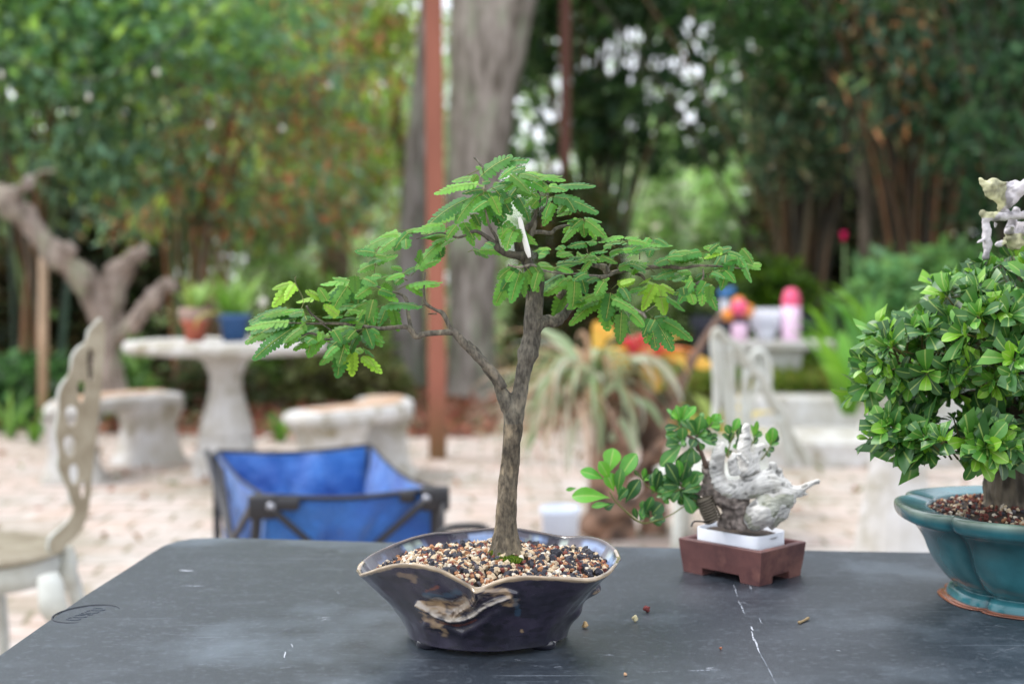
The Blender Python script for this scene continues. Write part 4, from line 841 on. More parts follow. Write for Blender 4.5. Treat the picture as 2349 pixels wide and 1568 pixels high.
foldC = [zr(*q) for q in ((1100, 700), (1200, 700), (1320, 690), (1400, 715))]
foldD = [zr(*q) for q in ((700, 950), (860, 990), (980, 1030), (1120, 960), (1240, 860))]
disp = np.zeros(PX.shape)
jj = np.linspace(0, 1, NV+1)[:, None]
for fl, amp, wd_ in ((foldA, .0075, 7.5), (foldB, .0065, 6.5), (foldC, .004, 6), (foldD, .003, 9)):
    disp += np.where(frontm, amp*np.exp(-(segd(PX, PY, fl)/wd_)**2), 0)
pocket = [zr(*q) for q in ((760, 800), (900, 830), (980, 800))]
disp -= np.where(frontm, .006*np.exp(-(segd(PX, PY, pocket)/13)**2), 0)
# lump on the right flank
kn = np.exp(-(((ang_+.12)/.16)**2))[None, :]*np.exp(-((jj-.42)/.09)**2)*.009 + np.exp(-(((ang_+.32)/.14)**2))[None, :]*np.exp(-((jj-.68)/.12)**2)*.005
disp += kn
nz_ = np.array([[mnoise.fractal(Vector(p)*26, 1, 2, 3) for p in row[::4]] for row in V[::3]])
nzf = np.array([np.interp(np.arange(NU), np.arange(0, NU, 4), r, period=NU) for r in nz_]); nzf = np.array([[0]]) if nzf.size == 0 else nzf
nz_full = np.stack([np.interp(np.arange(NV+1), np.arange(0, NV+1, 3), nzf[:, k]) for k in range(NU)], 1)
disp += nz_full*.0022
V[:, :, :2] += out*disp[:, :, None]
# glaze colours
G0 = np.array(srgb(36, 35, 48)); G1 = np.array(srgb(60, 54, 72)); TAN = np.array(srgb(182, 154, 118)); CRM = np.array(srgb(206, 196, 180)); BLU = np.array(srgb(54, 82, 104)); RST = np.array(srgb(150, 84, 56)); BLK = np.array(srgb(20, 20, 26))
def nf(k, s, x=0): 
    a = np.array([[mnoise.fractal(Vector((p[0]*k, p[1]*k, p[2]*k*s))+Vector((x, 0, 0)), 1, 2, 4) for p in row[::2]] for row in V[::2]])
    a = np.array([np.interp(np.arange(NU), np.arange(0, NU, 2), r, period=NU) for r in a]); return np.stack([np.interp(np.arange(NV+1), np.arange(0, NV+1, 2), a[:, k_]) for k_ in range(NU)], 1)
n1, n2, n3_ = nf(30, 1), nf(110, 2.2, 5), nf(60, 3, 9)
mixw = lambda A, B, w_: A*(1-w_[..., None])+B*w_[..., None]
C = mixw(np.broadcast_to(G0, V.shape), G1, np.clip(.5+n1*1.2, 0, 1))
sm = lambda x, a, b: np.clip((x-a)/(b-a), 0, 1)
dark_ = sm(n3_, .12, .3)*.5; C = mixw(C, BLK, dark_)
def gp(pts, rad, nk, lo, hi, amt, cc, nn=None, fm=True):
    """paint a glaze patch that stays near its own polyline"""
    global C
    G = np.exp(-(segd(PX, PY, pts)/rad)**2); wq = sm(G+(n2 if nn is None else nn)*nk, lo, hi)*sm(G, .06, .35)*amt
    C = mixw(C, cc, np.where(frontm, wq, 0) if fm else wq)
gp([zr(*q) for q in ((680, 810), (780, 830), (880, 850), (960, 820), (1010, 790))], 18, .9, .3, .85, .9, TAN)
gp([zr(860, 870), zr(960, 830), zr(1030, 780)], 9, .9, .45, .9, .8, CRM)
gp([zr(700, 720), zr(820, 740), zr(930, 710)], 12, .8, .4, .9, .75, BLU)
gp([zr(690, 690), zr(780, 660)], 5, .6, .5, .9, .6, RST)
gp([(a, b-5) for a, b in foldA], 5, 1.1, .4, .95, .75, CRM)
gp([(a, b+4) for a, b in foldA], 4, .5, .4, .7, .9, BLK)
gp([(a, b+9) for a, b in foldA[:6]], 4, .9, .4, .9, .6, RST)
gp([zr(690, 900), zr(760, 960), zr(830, 1000)], 12, 1.0, .4, .9, .8, TAN)
gp([zr(1150, 700), zr(1300, 690), zr(1400, 780), zr(1300, 790)], 10, 1.0, .5, .95, .75, TAN)
gp([zr(1390, 740), zr(1420, 860)], 9, .8, .5, .9, .7, BLU)
gp([zr(480, 560), zr(590, 600)], 8, .9, .5, .9, .5, TAN)
gp([zr(1450, 1005), zr(1452, 1015)], 4, .3, .5, .7, .8, TAN*.8)
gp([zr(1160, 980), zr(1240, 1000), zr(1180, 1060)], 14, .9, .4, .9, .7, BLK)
C = mixw(C, TAN, sm(kn/.009*(1+n2*1.5), .45, .9)*.8)
# rim lip: unglazed pale edge
lip = sm(1-jj*NV/3.6+n2*.5, .15, .5)*np.ones_like(PX); C = mixw(C, np.array(srgb(176, 156, 126)), lip*np.where(frontm, .92, .25))
# rolled lip + inner wall
inn = []; innC = []
cdir = np.stack([RM[:, 0]-PCX, RM[:, 1]-PCY], 1); cl = np.linalg.norm(cdir, axis=1, keepdims=True); cdir /= cl
for dz, dr, k in ((.0018, -.0004, 0), (.0026, -.0018, 0), (.0022, -.0034, 0), (.0005, -.0046, 1), (-.004, -.0075, 2), (-.011, -.0135, 2), (-.02, -.024, 2), (-.026, -.034, 2)):
    q = RM.copy(); q[:, :2] += cdir*dr; q[:, 2] += dz; inn.append(q)
    nn_ = np.array([mnoise.fractal(Vector(p)*42, 1, 2, 3) for p in q]); nb_ = np.array([mnoise.fractal(Vector(p)*30+Vector((7, 7, 7)), 1, 2, 3) for p in q])
    if k == 0: cc = np.where((RM[:, 1] < PCY+.02)[:, None], np.array(srgb(176, 156, 128))[None], np.array(srgb(84, 66, 58))[None])*(1+nn_[:, None]*.9)
    elif k == 1: cc = np.tile(G0*1.3, (NU, 1))
    else:
        cc = np.tile(np.array(srgb(64, 58, 74)), (NU, 1)); wgt = sm(nb_, 0.0, .22)*.9; cc = cc*(1-wgt[:, None])+np.array(srgb(140, 164, 206))*wgt[:, None]
        wgt = sm(nn_, .15, .35)*.8; cc = cc*(1-wgt[:, None])+np.array(srgb(170, 186, 176))*wgt[:, None]
    innC.append(np.clip(cc, 0, 1))
VV = np.concatenate([np.array(inn)[::-1], V]); CC = np.concatenate([np.array(innC)[::-1], np.clip(C, 0, 1)])
proot = empty("glazed_pot", (BCX, BCY, ZT), "dark glossy handmade pot with a folded free form front, under the middle bonsai", "bonsai pot")
mb = MB(); mb.grid(VV, closed_u=True, color=CC); mb.f.append([(VV.shape[0]-1)*NU+k for k in range(NU)]); mb.build("body", M['glaze'], proot)
for a_ in (215, 322, 35, 145):
    mb = MB(); c_ = (BCX+BA*.84*math.cos(R(a_)), BCY+BB*.84*math.sin(R(a_)), ZT)
    mb.lathe([(0.001, .0002), (.0105, .0002), (.0125, .002), (.0125, .006), (.011, .009), (0.001, .0095)], c_, seg=24, color=tuple(G0*.8)); o = mb.build("foot", M['glaze'], proot); displace(o, lambda p, n: (0 if p.z < ZT+.001 else fbm(p, 60)*.003, tuple(G0*.8)))

# ================================================================== gravel
ICO = None
def icos(sub=1):
    bm = bmesh.new(); bmesh.ops.create_icosphere(bm, subdivisions=sub, radius=1); v = np.array([tuple(x.co) for x in bm.verts]); f = np.array([[q.index for q in x.verts] for x in bm.faces]); bm.free(); return v, f
IV, IF = icos(2)
variants = []
for k in range(14):
    o_ = Vector((k*3.1, 0, 0)); s = 1+np.array([mnoise.noise(Vector(v)*1.3+o_)*.6+mnoise.noise(Vector(v)*3.1+o_)*.5 for v in IV]); variants.append(IV*s[:, None])
def stones(mb, pts, sizes, cols):
    for p, s, c_ in zip(pts, sizes, cols):
        v = variants[rng.integers(len(variants))]; q = rng.normal(size=4); q /= np.linalg.norm(q); w0, x, y, z = q
        Rm = np.array([[1-2*(y*y+z*z), 2*(x*y-z*w0), 2*(x*z+y*w0)], [2*(x*y+z*w0), 1-2*(x*x+z*z), 2*(y*z-x*w0)], [2*(x*z-y*w0), 2*(y*z+x*w0), 1-2*(x*x+y*y)]])
        mb.add((v*[1, rng.uniform(.65, .95), rng.uniform(.6, .85)])@Rm.T*s+p, IF, c_)
SC = [srgb(216, 194, 162), srgb(230, 218, 198), srgb(176, 126, 90), srgb(122, 66, 56), srgb(62, 62, 70), srgb(96, 92, 96)]
inner_ = RM[:, :2]-cdir*.0095
def inside(x, y, s=1.0):
    a = math.atan2((y-PCY)/PBb, (x-PCX)/PA); k = int(np.argmin(np.abs(np.angle(np.exp(1j*(ang_-a)))))); r = math.hypot(x-PCX, y-PCY); rm = math.hypot(inner_[k, 0]-PCX, inner_[k, 1]-PCY); return r/(rm*s), RM[k, 2]
TRX, TRY = X(1160, 1.352), 1.352
def soilz(x, y):
    rr_, rz = inside(x, y); d = math.hypot(x-TRX, y-TRY); e = min(1, rr_)
    drop = .0075 if y < PCY else .0105
    return (rz-drop)*(e**3)+(.8185)*(1-e**3)+.007*math.exp(-(d/.03)**2)
mb = MB(); V = []
for j in range(16):
    s = max(.001, j/15)*.965; V.append([(PCX+(inner_[k, 0]-PCX)*s, PCY+(inner_[k, 1]-PCY)*s, 0) for k in range(0, NU, 6)])
V = np.array(V); 
for j in range(V.shape[0]):
    for k in range(V.shape[1]): V[j, k, 2] = soilz(V[j, k, 0]*.97+PCX*.03, V[j, k, 1])-.003
mb.grid(V, closed_u=True); o = mb.build("potting_soil", M['soil']); tag(o, "dark soil under the gravel in the dark glossy pot", "soil", kind="stuff")
pts = []; sz = []; cl_ = []; tries = 0
while len(pts) < 1700 and tries < 9000:
    tries += 1
    x, y = rng.uniform(PCX-PA, PCX+PA), rng.uniform(PCY-PBb, PCY+PBb); e, rz = inside(x, y)
    if e > .97 or math.hypot(x-TRX, y-TRY) < .0115: continue
    if math.hypot((x-TRX-.004)/1.3, y-TRY+.021) < .0085 and rng.random() < .85: continue
    r_x = (x-PCX)/PA; blackp = .3+.35*max(0, r_x); wts = np.array([.34, .18, .3, .15, .5*blackp, .14*blackp]); k = rng.choice(6, p=wts/wts.sum())
    s = rng.uniform(.0018, .0031) if k != 4 else rng.uniform(.0024, .0046)
    if k in (0, 1) and rng.random() < .15: s *= 1.35
    pts.append((x, y, soilz(x, y)+rng.uniform(-.001, .0022))); sz.append(s); cl_.append(tuple(np.clip(np.array(SC[k])*rng.uniform(.8, 1.12), 0, 1)))
mb = MB(); stones(mb, pts, sz, cl_); o = mb.build("gravel", M['stone'], smooth=False); tag(o, "mixed cream, brown, red and black gravel filling the dark glossy pot", "gravel", kind="stuff")
# moss
mb = MB(); n = 2600; a = rng.random(n)*6.28; r = np.sqrt(rng.random(n)); c = np.stack([TRX+.003+r*np.cos(a)*.013, TRY-.021+r*np.sin(a)*.0095, np.zeros(n)], 1); c[:, 2] = [soilz(p[0], p[1])+.0005+.0012*rng.random() for p in c]
a = rng.random(1200)*6.28; c2_ = np.stack([TRX+np.cos(a)*.0125*rng.uniform(.95, 1.25, 1200), TRY+np.sin(a)*.0125*rng.uniform(.95, 1.2, 1200), np.zeros(1200)], 1); c2_[:, 2] = [soilz(p[0], p[1])+rng.random()*.003 for p in c2_]
c = np.concatenate([c, c2_]); leafcards(c, .0022, .0009, varcol(len(c), [srgb(98, 128, 34), srgb(130, 160, 50), srgb(60, 90, 30)], [3, 2, 2]), droop=-.9, mb=mb)
o = mb.build("moss", M['farleaf']); tag(o, "small patch of bright moss at the base of the middle trunk", "moss", kind="stuff")

# ================================================================== main bonsai
def t7(x, y): return ((1150+x/2.09)*.9396, (650+y/2.09)*.9396)
def t5(x, y): return ((580+x/2.614)*.9396, (350+y/2.614)*.9396)
def t6(x, y): return ((1150+x/2.614)*.9396, (350+y/2.614)*.9396)
broot = empty("bonsai_tree", (TRX, TRY, .82), "feathery leafed bonsai with a grey forked trunk in the middle of the table", "bonsai tree")
TY0 = 1.352
def pathw(f, sc, pts, Y0):
    return [P(*f(a, b), Y0+d) for a, b, w_, d in pts], [w_/sc*.9396/F*Y0/2*(.95 if w_ > 60 else 1) for a, b, w_, d in pts]
mb = MB()
for f, sc, pts in ((t7, 2.09, [(182, 1530, 150, 0), (180, 1480, 142, 0), (180, 1440, 124, 0), (180, 1400, 112, 0), (181, 1300, 110, 0), (184, 1150, 108, 0), (192, 1060, 98, 0), (200, 1000, 96, 0), (208, 900, 96, 0), (214, 840, 104, 0), (222, 750, 112, 0), (238, 690, 96, 0), (255, 620, 78, 0), (266, 560, 84, 0), (275, 500, 92, 0), (292, 440, 112, 0), (303, 400, 104, 0), (312, 330, 96, 0), (318, 260, 104, 0), (324, 200, 94, 0), (332, 130, 84, .0), (345, 60, 62, .0)]),
                   (t7, 2.09, [(215, 740, 96, 0), (170, 670, 84, -.002), (150, 630, 64, -.003), (132, 580, 58, -.005), (105, 545, 52, -.006), (70, 500, 50, -.008), (35, 450, 46, -.01), (0, 410, 44, -.012), (-25, 388, 42, -.014)]),
                   (t7, 2.09, [(330, 300, 100, 0), (375, 280, 66, .005), (425, 282, 56, .01), (465, 255, 52, .014), (500, 215, 46, .02), (545, 150, 34, .03), (620, 60, 26, .04)])):
    p_, r_ = pathw(f, sc, pts, TY0); mb.tube(p_, r_, seg=20, sub=5)
# root flare
for a_ in range(0, 360, 45):
    q = P(*t7(180, 1440), TY0); d = Vector((math.cos(R(a_)), math.sin(R(a_)), 0)); mb.tube([q+Vector((0, 0, .022))+d*.007, q+d*.0095+Vector((0, 0, .004)), q+d*.0135+Vector((0, 0, -.008)), q+d*.020+Vector((0, 0, -.018))], [.003, .005, .0055, .003], seg=10, sub=3)
barkf = lambda p, n: (fbm(Vector((p.x, p.y, p.z*.3)), 230, 3)*.0009+fbm(p, 50, 2)*.0011, tuple(np.array((1, 1, 1))*(.95+.5*fbm(Vector((p.x, p.y, p.z*.5))+Vector((2, 2, 2)), 60, 3))*(1 if p.z > .85 else 1.0)*np.array((1.0, 1.0, .97) if p.z > .95 else (1.12, 1.02, .88))))
organic(mb, "trunk", M['bark'], broot, .0011, 3, lambda p, n: (barkf(p, n)[0], tuple(np.clip(barkf(p, n)[1], 0, 2))))
def branch(name, f, sc, pts, Y0=TY0, m='bark', vox=None, colr=(1.15, 1.12, 1.08)):
    p_, r_ = pathw(f, sc, pts, Y0); mb = MB(); mb.tube(p_, r_, seg=12, sub=5, color=colr, rough=.1); return mb.build(name, M[m], broot)
branch("branch", t5, 2.614, [(1700, 1560, 54, -.012), (1640, 1470, 56, -.014), (1560, 1390, 62, -.015), (1500, 1330, 54, -.016), (1450, 1280, 56, -.017), (1400, 1225, 50, -.018), (1375, 1205, 44, -.018), (1300, 1206, 36, -.019), (1200, 1214, 36, -.02), (1140, 1232, 40, -.021), (1110, 1195, 38, -.022), (1070, 1170, 30, -.023), (980, 1176, 26, -.025), (900, 1180, 26, -.027), (800, 1165, 22, -.03), (680, 1150, 20, -.033), (550, 1148, 16, -.036), (450, 1150, 13, -.04), (330, 1145, 9, -.042), (240, 1160, 6, -.044)])
branch("branch", t5, 2.614, [(1115, 1210, 34, -.022), (1100, 1150, 27, -.015), (1085, 1060, 25, -.008), (1078, 1000, 28, -.004), (1040, 960, 16, -.0), (960, 940, 11, .004), (860, 900, 8, .008), (760, 880, 6, .01)])
branch("branch", t5, 2.614, [(1385, 1215, 34, -.018), (1355, 1170, 26, -.018), (1310, 1085, 30, -.016), (1260, 1060, 18, -.014), (1200, 1020, 24, -.014), (1190, 960, 14, -.014), (1192, 880, 10, -.014), (1196, 820, 11, -.014)])
branch("twig", t5, 2.614, [(555, 1150, 18, -.036), (500, 1110, 14, -.038), (465, 1080, 12, -.04), (440, 1035, 16, -.042)])
branch("twig", t5, 2.614, [(600, 1195, 10, -.036), (545, 1155, 10, -.036)]); branch("twig", t5, 2.614, [(620, 1245, 18, -.034), (560, 1248, 14, -.036), (470, 1210, 16, -.038), (380, 1240, 5, -.04)]); branch("twig", t5, 2.614, [(800, 1180, 14, -.03), (700, 1220, 12, -.032), (600, 1250, 12, -.034)])
branch("twig", t5, 2.614, [(1200, 1020, 14, -.014), (1170, 1040, 9, -.016)]); branch("twig", t5, 2.614, [(1270, 1085, 14, -.016), (1215, 1088, 8, -.018)], colr=(1.5, 1.0, .8))
TW = (1.9, 1.9, 1.9)
branch("twig", t5, 2.614, [(400, 1065, 4, -.04), (420, 1000, 5, -.04), (370, 890, 6, -.042), (372, 850, 10, -.042)], colr=(1.5, 1.7, .9)); branch("twig", t5, 2.614, [(870, 850, 5, 0), (888, 710, 6, 0), (900, 660, 5, 0)], colr=(1.5, 1.7, .9))
branch("twig", t5, 2.614, [(1578, 300, 20, .0), (1570, 200, 20, 0), (1562, 155, 20, 0), (1530, 110, 13, -.002), (1508, 88, 14, -.003)], colr=TW)
branch("branch", t6, 2.614, [(330, 720, 70, .0), (290, 715, 50, -.003), (220, 700, 44, -.006), (170, 670, 40, -.01), (150, 640, 34, -.012), (90, 590, 28, -.016), (20, 560, 22, -.02), (-80, 600, 16, -.022), (-200, 570, 10, -.024), (-350, 610, 7, -.026)], colr=(.8, .78, .75))
branch("branch", t6, 2.614, [(180, 690, 30, -.008), (160, 600, 22, -.008), (120, 530, 16, -.01), (90, 420, 10, -.01)])
branch("branch", t6, 2.614, [(390, 1010, 86, .0), (380, 900, 80, .002), (372, 800, 76, .003), (345, 730, 72, .004), (312, 680, 66, .004), (300, 630, 56, .004), (310, 590, 44, .002), (350, 545, 38, 0), (395, 500, 32, 0), (415, 440, 22, 0), (440, 350, 14, 0), (400, 250, 10, 0)], colr=(.62, .6, .56))
branch("branch", t6, 2.614, [(380, 590, 34, .0), (400, 540, 30, 0), (412, 490, 26, 0)]); branch("branch", t6, 2.614, [(385, 570, 28, .0), (440, 565, 26, .002), (510, 572, 26, .004), (540, 545, 22, .006), (580, 530, 20, .008), (640, 520, 10, .01)])
branch("twig", t6, 2.614, [(450, 535, 10, .004), (468, 490, 9, .004)], colr=(1.5, 1.0, .8))
branch("branch", t6, 2.614, [(560, 980, 46, .028), (640, 900, 34, .034), (740, 850, 26, .03), (840, 852, 30, .01), (900, 825, 26, .006), (960, 812, 30, .004), (1060, 800, 30, .002), (1150, 790, 28, 0), (1250, 785, 26, -.002), (1350, 795, 20, -.004), (1450, 780, 16, -.006), (1600, 785, 12, -.008), (1740, 800, 8, -.01)], colr=(1.25, 1.2, 1.15))
branch("branch", t6, 2.614, [(870, 830, 44, .004), (850, 790, 46, .004), (790, 780, 28, .0), (770, 770, 18, -.002), (800, 735, 16, -.002)]); branch("twig", t6, 2.614, [(880, 790, 12, .0), (905, 730, 12, 0), (900, 700, 8, 0)], colr=TW)
branch("twig", t6, 2.614, [(235, 775, 14, -.022), (310, 790, 16, -.02), (390, 775, 18, -.018), (450, 805, 14, -.014), (560, 828, 12, -.01), (700, 830, 12, -.004)], colr=TW)
branch("twig", t6, 2.614, [(935, 812, 20, -.002), (880, 842, 22, -.008), (822, 852, 26, -.012)], colr=(1.5, 1.5, 1.45)); branch("twig", t6, 2.614, [(1000, 1025, 15, -.01), (1060, 1065, 16, -.012), (1095, 1085, 22, -.014), (1118, 1115, 15, -.015)], colr=TW); branch("twig", t6, 2.614, [(1095, 1085, 12, -.014), (1150, 1050, 7, -.014), (1200, 1010, 6, -.013)], colr=(1.4, 1.7, 1.2))
branch("twig", t6, 2.614, [(1050, 830, 22, .0), (1090, 845, 20, -.004), (1112, 875, 12, -.006)], colr=(.7, .66, .6)); branch("twig", t6, 2.614, [(1480, 800, 10, -.006), (1480, 860, 14, -.008), (1435, 900, 14, -.01)])
branch("twig", t6, 2.614, [(1075, 740, 8, .0), (1078, 690, 6, 0), (1082, 650, 5, 0)], colr=(1.4, 1.5, 1.0)); branch("twig", t6, 2.614, [(745, 700, 5, .0), (735, 650, 5, 0)], colr=(1.4, 1.5, 1.0)); branch("twig", t6, 2.614, [(480, 400, 10, 0), (495, 300, 8, 0)], colr=TW)
# white carved deadwood sliver
mb = MB(); p_, r_ = pathw(t6, 2.614, [(308, 470, 20, -.0165), (318, 510, 34, -.0165), (328, 560, 34, -.0165), (345, 620, 36, -.0165), (360, 680, 38, -.0165), (374, 728, 22, -.0165)], TY0); mb.tube(p_, r_, seg=10, sub=3, flat=.5, flatdir=(0, 1, 0)); mb.build("bleached_sliver", mat("white_deadwood", (.9, .89, .86), .7), broot)
LEAFG = [srgb(84, 156, 56), srgb(104, 172, 62), srgb(64, 132, 48), srgb(118, 182, 62), srgb(72, 138, 60), srgb(92, 150, 50)]
YLW = srgb(150, 200, 60)
def pinna(mb, a, b, wid, colr, npair=None, tilt=0):
    a = Vector(a); b = Vector(b); d = b-a; L = d.length; dn = d.normalized(); npair = npair or max(5, int(L/.0039))
    hz_ = abs(dn.x)/(abs(dn.x)+abs(dn.z)+1e-6); vn = Vector((rng.normal()*.25, -1+.42*hz_+rng.normal()*.2, .6+.5*hz_+rng.normal()*.15)); s = dn.cross(vn)
    if s.length < .1: s = dn.cross(Vector((1, 0, .2)))
    s.normalize(); nrm = s.cross(dn)
    if nrm.z < 0: nrm = -nrm
    sag = L*.1; W = wid/2; verts = []; faces = []; cols = []; cc = np.array(colr)*rng.uniform(.72, 1.12)
    mid = cc*.8+np.array(srgb(170, 180, 90))*.2
    def axis(t): return a+d*t+nrm*(sag*4*t*(1-t)*.7)
    for i in range(npair):
        t = (i+.7)/(npair+.4); p = axis(t); wl = W*(.5+.7*math.sin(math.pi*min(1, .2+t*.85))); wl = min(wl, W*1.05); hl = L/npair*.6
        fw = dn*(wl*(.12+.28*t)); 
        for sg in (-1, 1):
            o = s*sg; dr = nrm*(-wl*(.12+rng.random()*.16)); q = rng.uniform(.92, 1.08)
            r0 = p+o*wl*.03; k = len(verts)
            verts += [r0, p+o*wl*.32+dn*hl*1.0+fw*.3+dr*.2, p+o*wl*.72*q+dn*hl*1.05+fw*.7+dr*.6, p+o*wl*q+fw+dr+dn*hl*.35, p+o*wl*.97*q-dn*hl*.35+fw+dr, p+o*wl*.68*q-dn*hl*.75+fw*.7+dr*.6, p+o*wl*.25-dn*hl*.7+fw*.3+dr*.2]
            faces += [[k, k+1, k+2, k+5, k+6], [k+2, k+3, k+4, k+5]] if sg > 0 else [[k+6, k+5, k+2, k+1, k], [k+5, k+4, k+3, k+2]]
            v_ = cc*rng.uniform(.92, 1.08); cols += [mid]+[v_]*6
    # terminal leaflets
    p = axis(.97); k = len(verts); hl = L/npair*.8
    verts += [p, p+s*W*.38+dn*hl*.5, p+s*W*.22+dn*hl*1.1, p-s*W*.22+dn*hl*1.1, p-s*W*.38+dn*hl*.5]; faces += [[k, k+1, k+2, k+3, k+4]]; cols += [cc]*5
    # blade strip joining the leaflets along the axis
    for i in range(8):
        p0, p1 = axis(.03+i*.117), axis(.03+(i+1)*.117); k = len(verts); w0 = s*W*.2; dn_ = nrm*-.0002
        verts += [p0-w0+dn_, p1-w0+dn_, p1+w0+dn_, p0+w0+dn_]; faces.append([k, k+1, k+2, k+3]); cols += [cc*.93]*4
    # rachis
    for i in range(6):
        p0, p1 = axis(i/6), axis((i+1)/6); k = len(verts); w0 = s*.0003; up_ = nrm*.0003
        verts += [p0-w0+up_, p1-w0+up_, p1+w0+up_, p0+w0+up_]; faces.append([k, k+1, k+2, k+3]); cols += [np.array(srgb(168, 176, 92))]*4
    mb.add([tuple(v) for v in verts], faces, np.clip(np.array(cols), 0, 1))
A5 = """1560,160,1850,110 1560,160,1525,150 1510,260,1270,320 1540,260,1400,290 1500,250,1525,205 1560,250,1610,245 1780,140,1680,220 1570,300,1590,510 1540,330,1400,500 1600,320,1700,480 1480,350,1230,510 1500,380,1390,470 1560,330,1640,400 1650,300,1740,440 1700,230,1870,240 1650,260,1860,320 1420,450,1220,520 1400,520,1340,600 1440,500,1500,640 1500,470,1540,600 1330,520,1140,560 1330,540,1190,600 1180,545,1070,570 1090,570,1010,670 1060,580,910,690 1030,560,820,680 1040,600,1030,670 880,700,765,690 885,760,1005,720 870,770,780,815 1290,640,1150,790 1280,660,1300,720 1230,640,1370,600 1150,800,1280,750 1140,790,1060,830 1090,900,1290,890 1080,900,1180,970 1060,830,960,870 1040,850,920,860 370,890,235,1030,y 360,900,310,990,y 600,1000,480,990 600,1010,630,1060,y 500,990,390,1010,y 700,890,550,900 720,870,580,960 690,920,560,1050 760,860,770,1020 800,860,880,900 720,880,620,860 850,920,760,980 850,990,870,1140 840,1010,700,1090 900,930,1010,1000 960,950,930,900 940,1030,1160,1045 985,1040,1020,1180 960,1030,910,1150 640,1050,740,1040 680,1100,560,1110,y 430,1080,300,1080 430,1090,150,1120 400,1080,90,1150 380,1110,60,1270 340,1110,100,1230 440,1090,480,1130 420,1120,240,1200 440,1140,310,1290 350,1180,110,1370 300,1190,150,1250 480,1150,360,1230 520,1180,380,1260 560,1210,370,1310 540,1240,460,1350 470,1210,400,1250 760,1180,600,1200 760,1190,590,1300 780,1210,720,1340 820,1180,860,1290 850,1180,900,1210 780,1140,690,1160 830,1150,910,1280 700,1260,540,1400 680,1290,640,1480 730,1320,730,1470,y 800,1310,860,1350 800,1360,905,1455,y 870,1240,925,1270 650,1130,760,1120 630,1230,700,1330 1540,680,1700,700 1500,680,1590,720 1700,560,1720,660 1780,560,1870,630 1700,500,1790,590"""
A6 = """290,150,190,220 310,190,440,200 290,200,480,300 330,230,210,300 250,260,120,300 300,280,420,340 230,330,220,420 160,330,180,440 420,210,585,235 500,290,780,275 500,280,600,300 490,290,540,265 520,340,800,440 550,340,700,380 610,350,660,430 480,340,400,410 520,380,470,510 620,370,560,440 430,330,350,400 660,430,560,460 300,340,370,490 280,360,330,440 260,330,180,380 710,490,580,500 710,500,590,620 690,480,600,560 730,490,850,590 720,480,820,500 730,500,790,600 270,560,230,670 280,550,310,620 320,570,410,640 240,540,190,600 740,640,630,660 740,640,795,630 970,590,830,630 980,600,1060,600 1010,640,870,650 1080,650,1010,690 1090,650,1265,655 1140,600,1100,660 1180,610,1250,650 900,650,830,690 940,680,1060,700 480,670,410,690 560,680,600,720 620,730,710,730 640,700,560,720 820,720,920,760 800,720,690,750 830,740,720,720 880,700,950,680 950,800,1120,760 960,790,1040,820 1020,830,1110,770 1250,740,1180,770 1470,690,1300,740 1450,710,1200,770 1480,730,1420,760 1620,680,1500,670 1600,690,1500,730,y 1640,690,1720,720 1650,720,1640,830 1660,700,1740,780 1700,720,1780,870 1740,770,1835,800 1600,720,1560,790 1630,800,1600,920 1620,810,1680,880 1600,810,1530,850 1500,880,1450,960 1480,900,1560,1050 1510,890,1480,1000 1420,910,1310,960 1410,900,1330,1010 1400,960,1420,1020 1300,820,1180,860 1400,840,1300,870 1500,830,1440,860 1250,860,1160,850 1180,890,1080,960,y 1170,900,1100,1050,y 1190,900,1230,1080,y 1200,900,1300,960,y 1240,980,1350,1060 1160,890,1110,880,y 930,900,1030,880,y 1010,940,1100,930 960,920,1010,1000 290,790,160,1020 270,830,200,930 310,830,260,1000 330,820,340,960 360,800,420,930 380,790,250,790 250,800,180,860 430,820,400,930 430,790,540,800 600,830,420,960 660,860,480,960 640,880,540,1100 650,890,700,970 600,870,560,900 740,830,660,870 700,850,730,950 820,860,740,880 850,880,800,960 860,970,640,1150 850,990,870,1180 880,980,1010,1120 900,960,1000,1060 840,960,760,970 820,1000,690,1060 660,980,640,1050 680,980,700,1040 960,1080,950,1260 970,1090,1010,1200 1020,1080,1090,1170 1150,1120,1120,1260 1170,1120,1280,1310 1220,1130,1400,1250 1160,1120,1240,1110 1200,1130,1330,1200 540,770,700,760 430,760,500,780 560,790,640,820 1130,790,1000,770 1300,700,1400,690 1350,720,1250,730 760,700,860,690 1000,620,1120,640 1560,700,1650,670 1700,740,1620,760 1540,820,1620,860"""
groups = {}
for txt, f in ((A5, t5), (A6, t6)):
    for it in txt.split():
        q = it.split(','); yel = len(q) > 4; a = f(float(q[0]), float(q[1])); b = f(float(q[2]), float(q[3]))
        reg = "left" if a[0] < 890 else ("top" if a[1] < 590 and a[0] < 1420 else "right"); groups.setdefault(reg, []).append((a, b, yel))
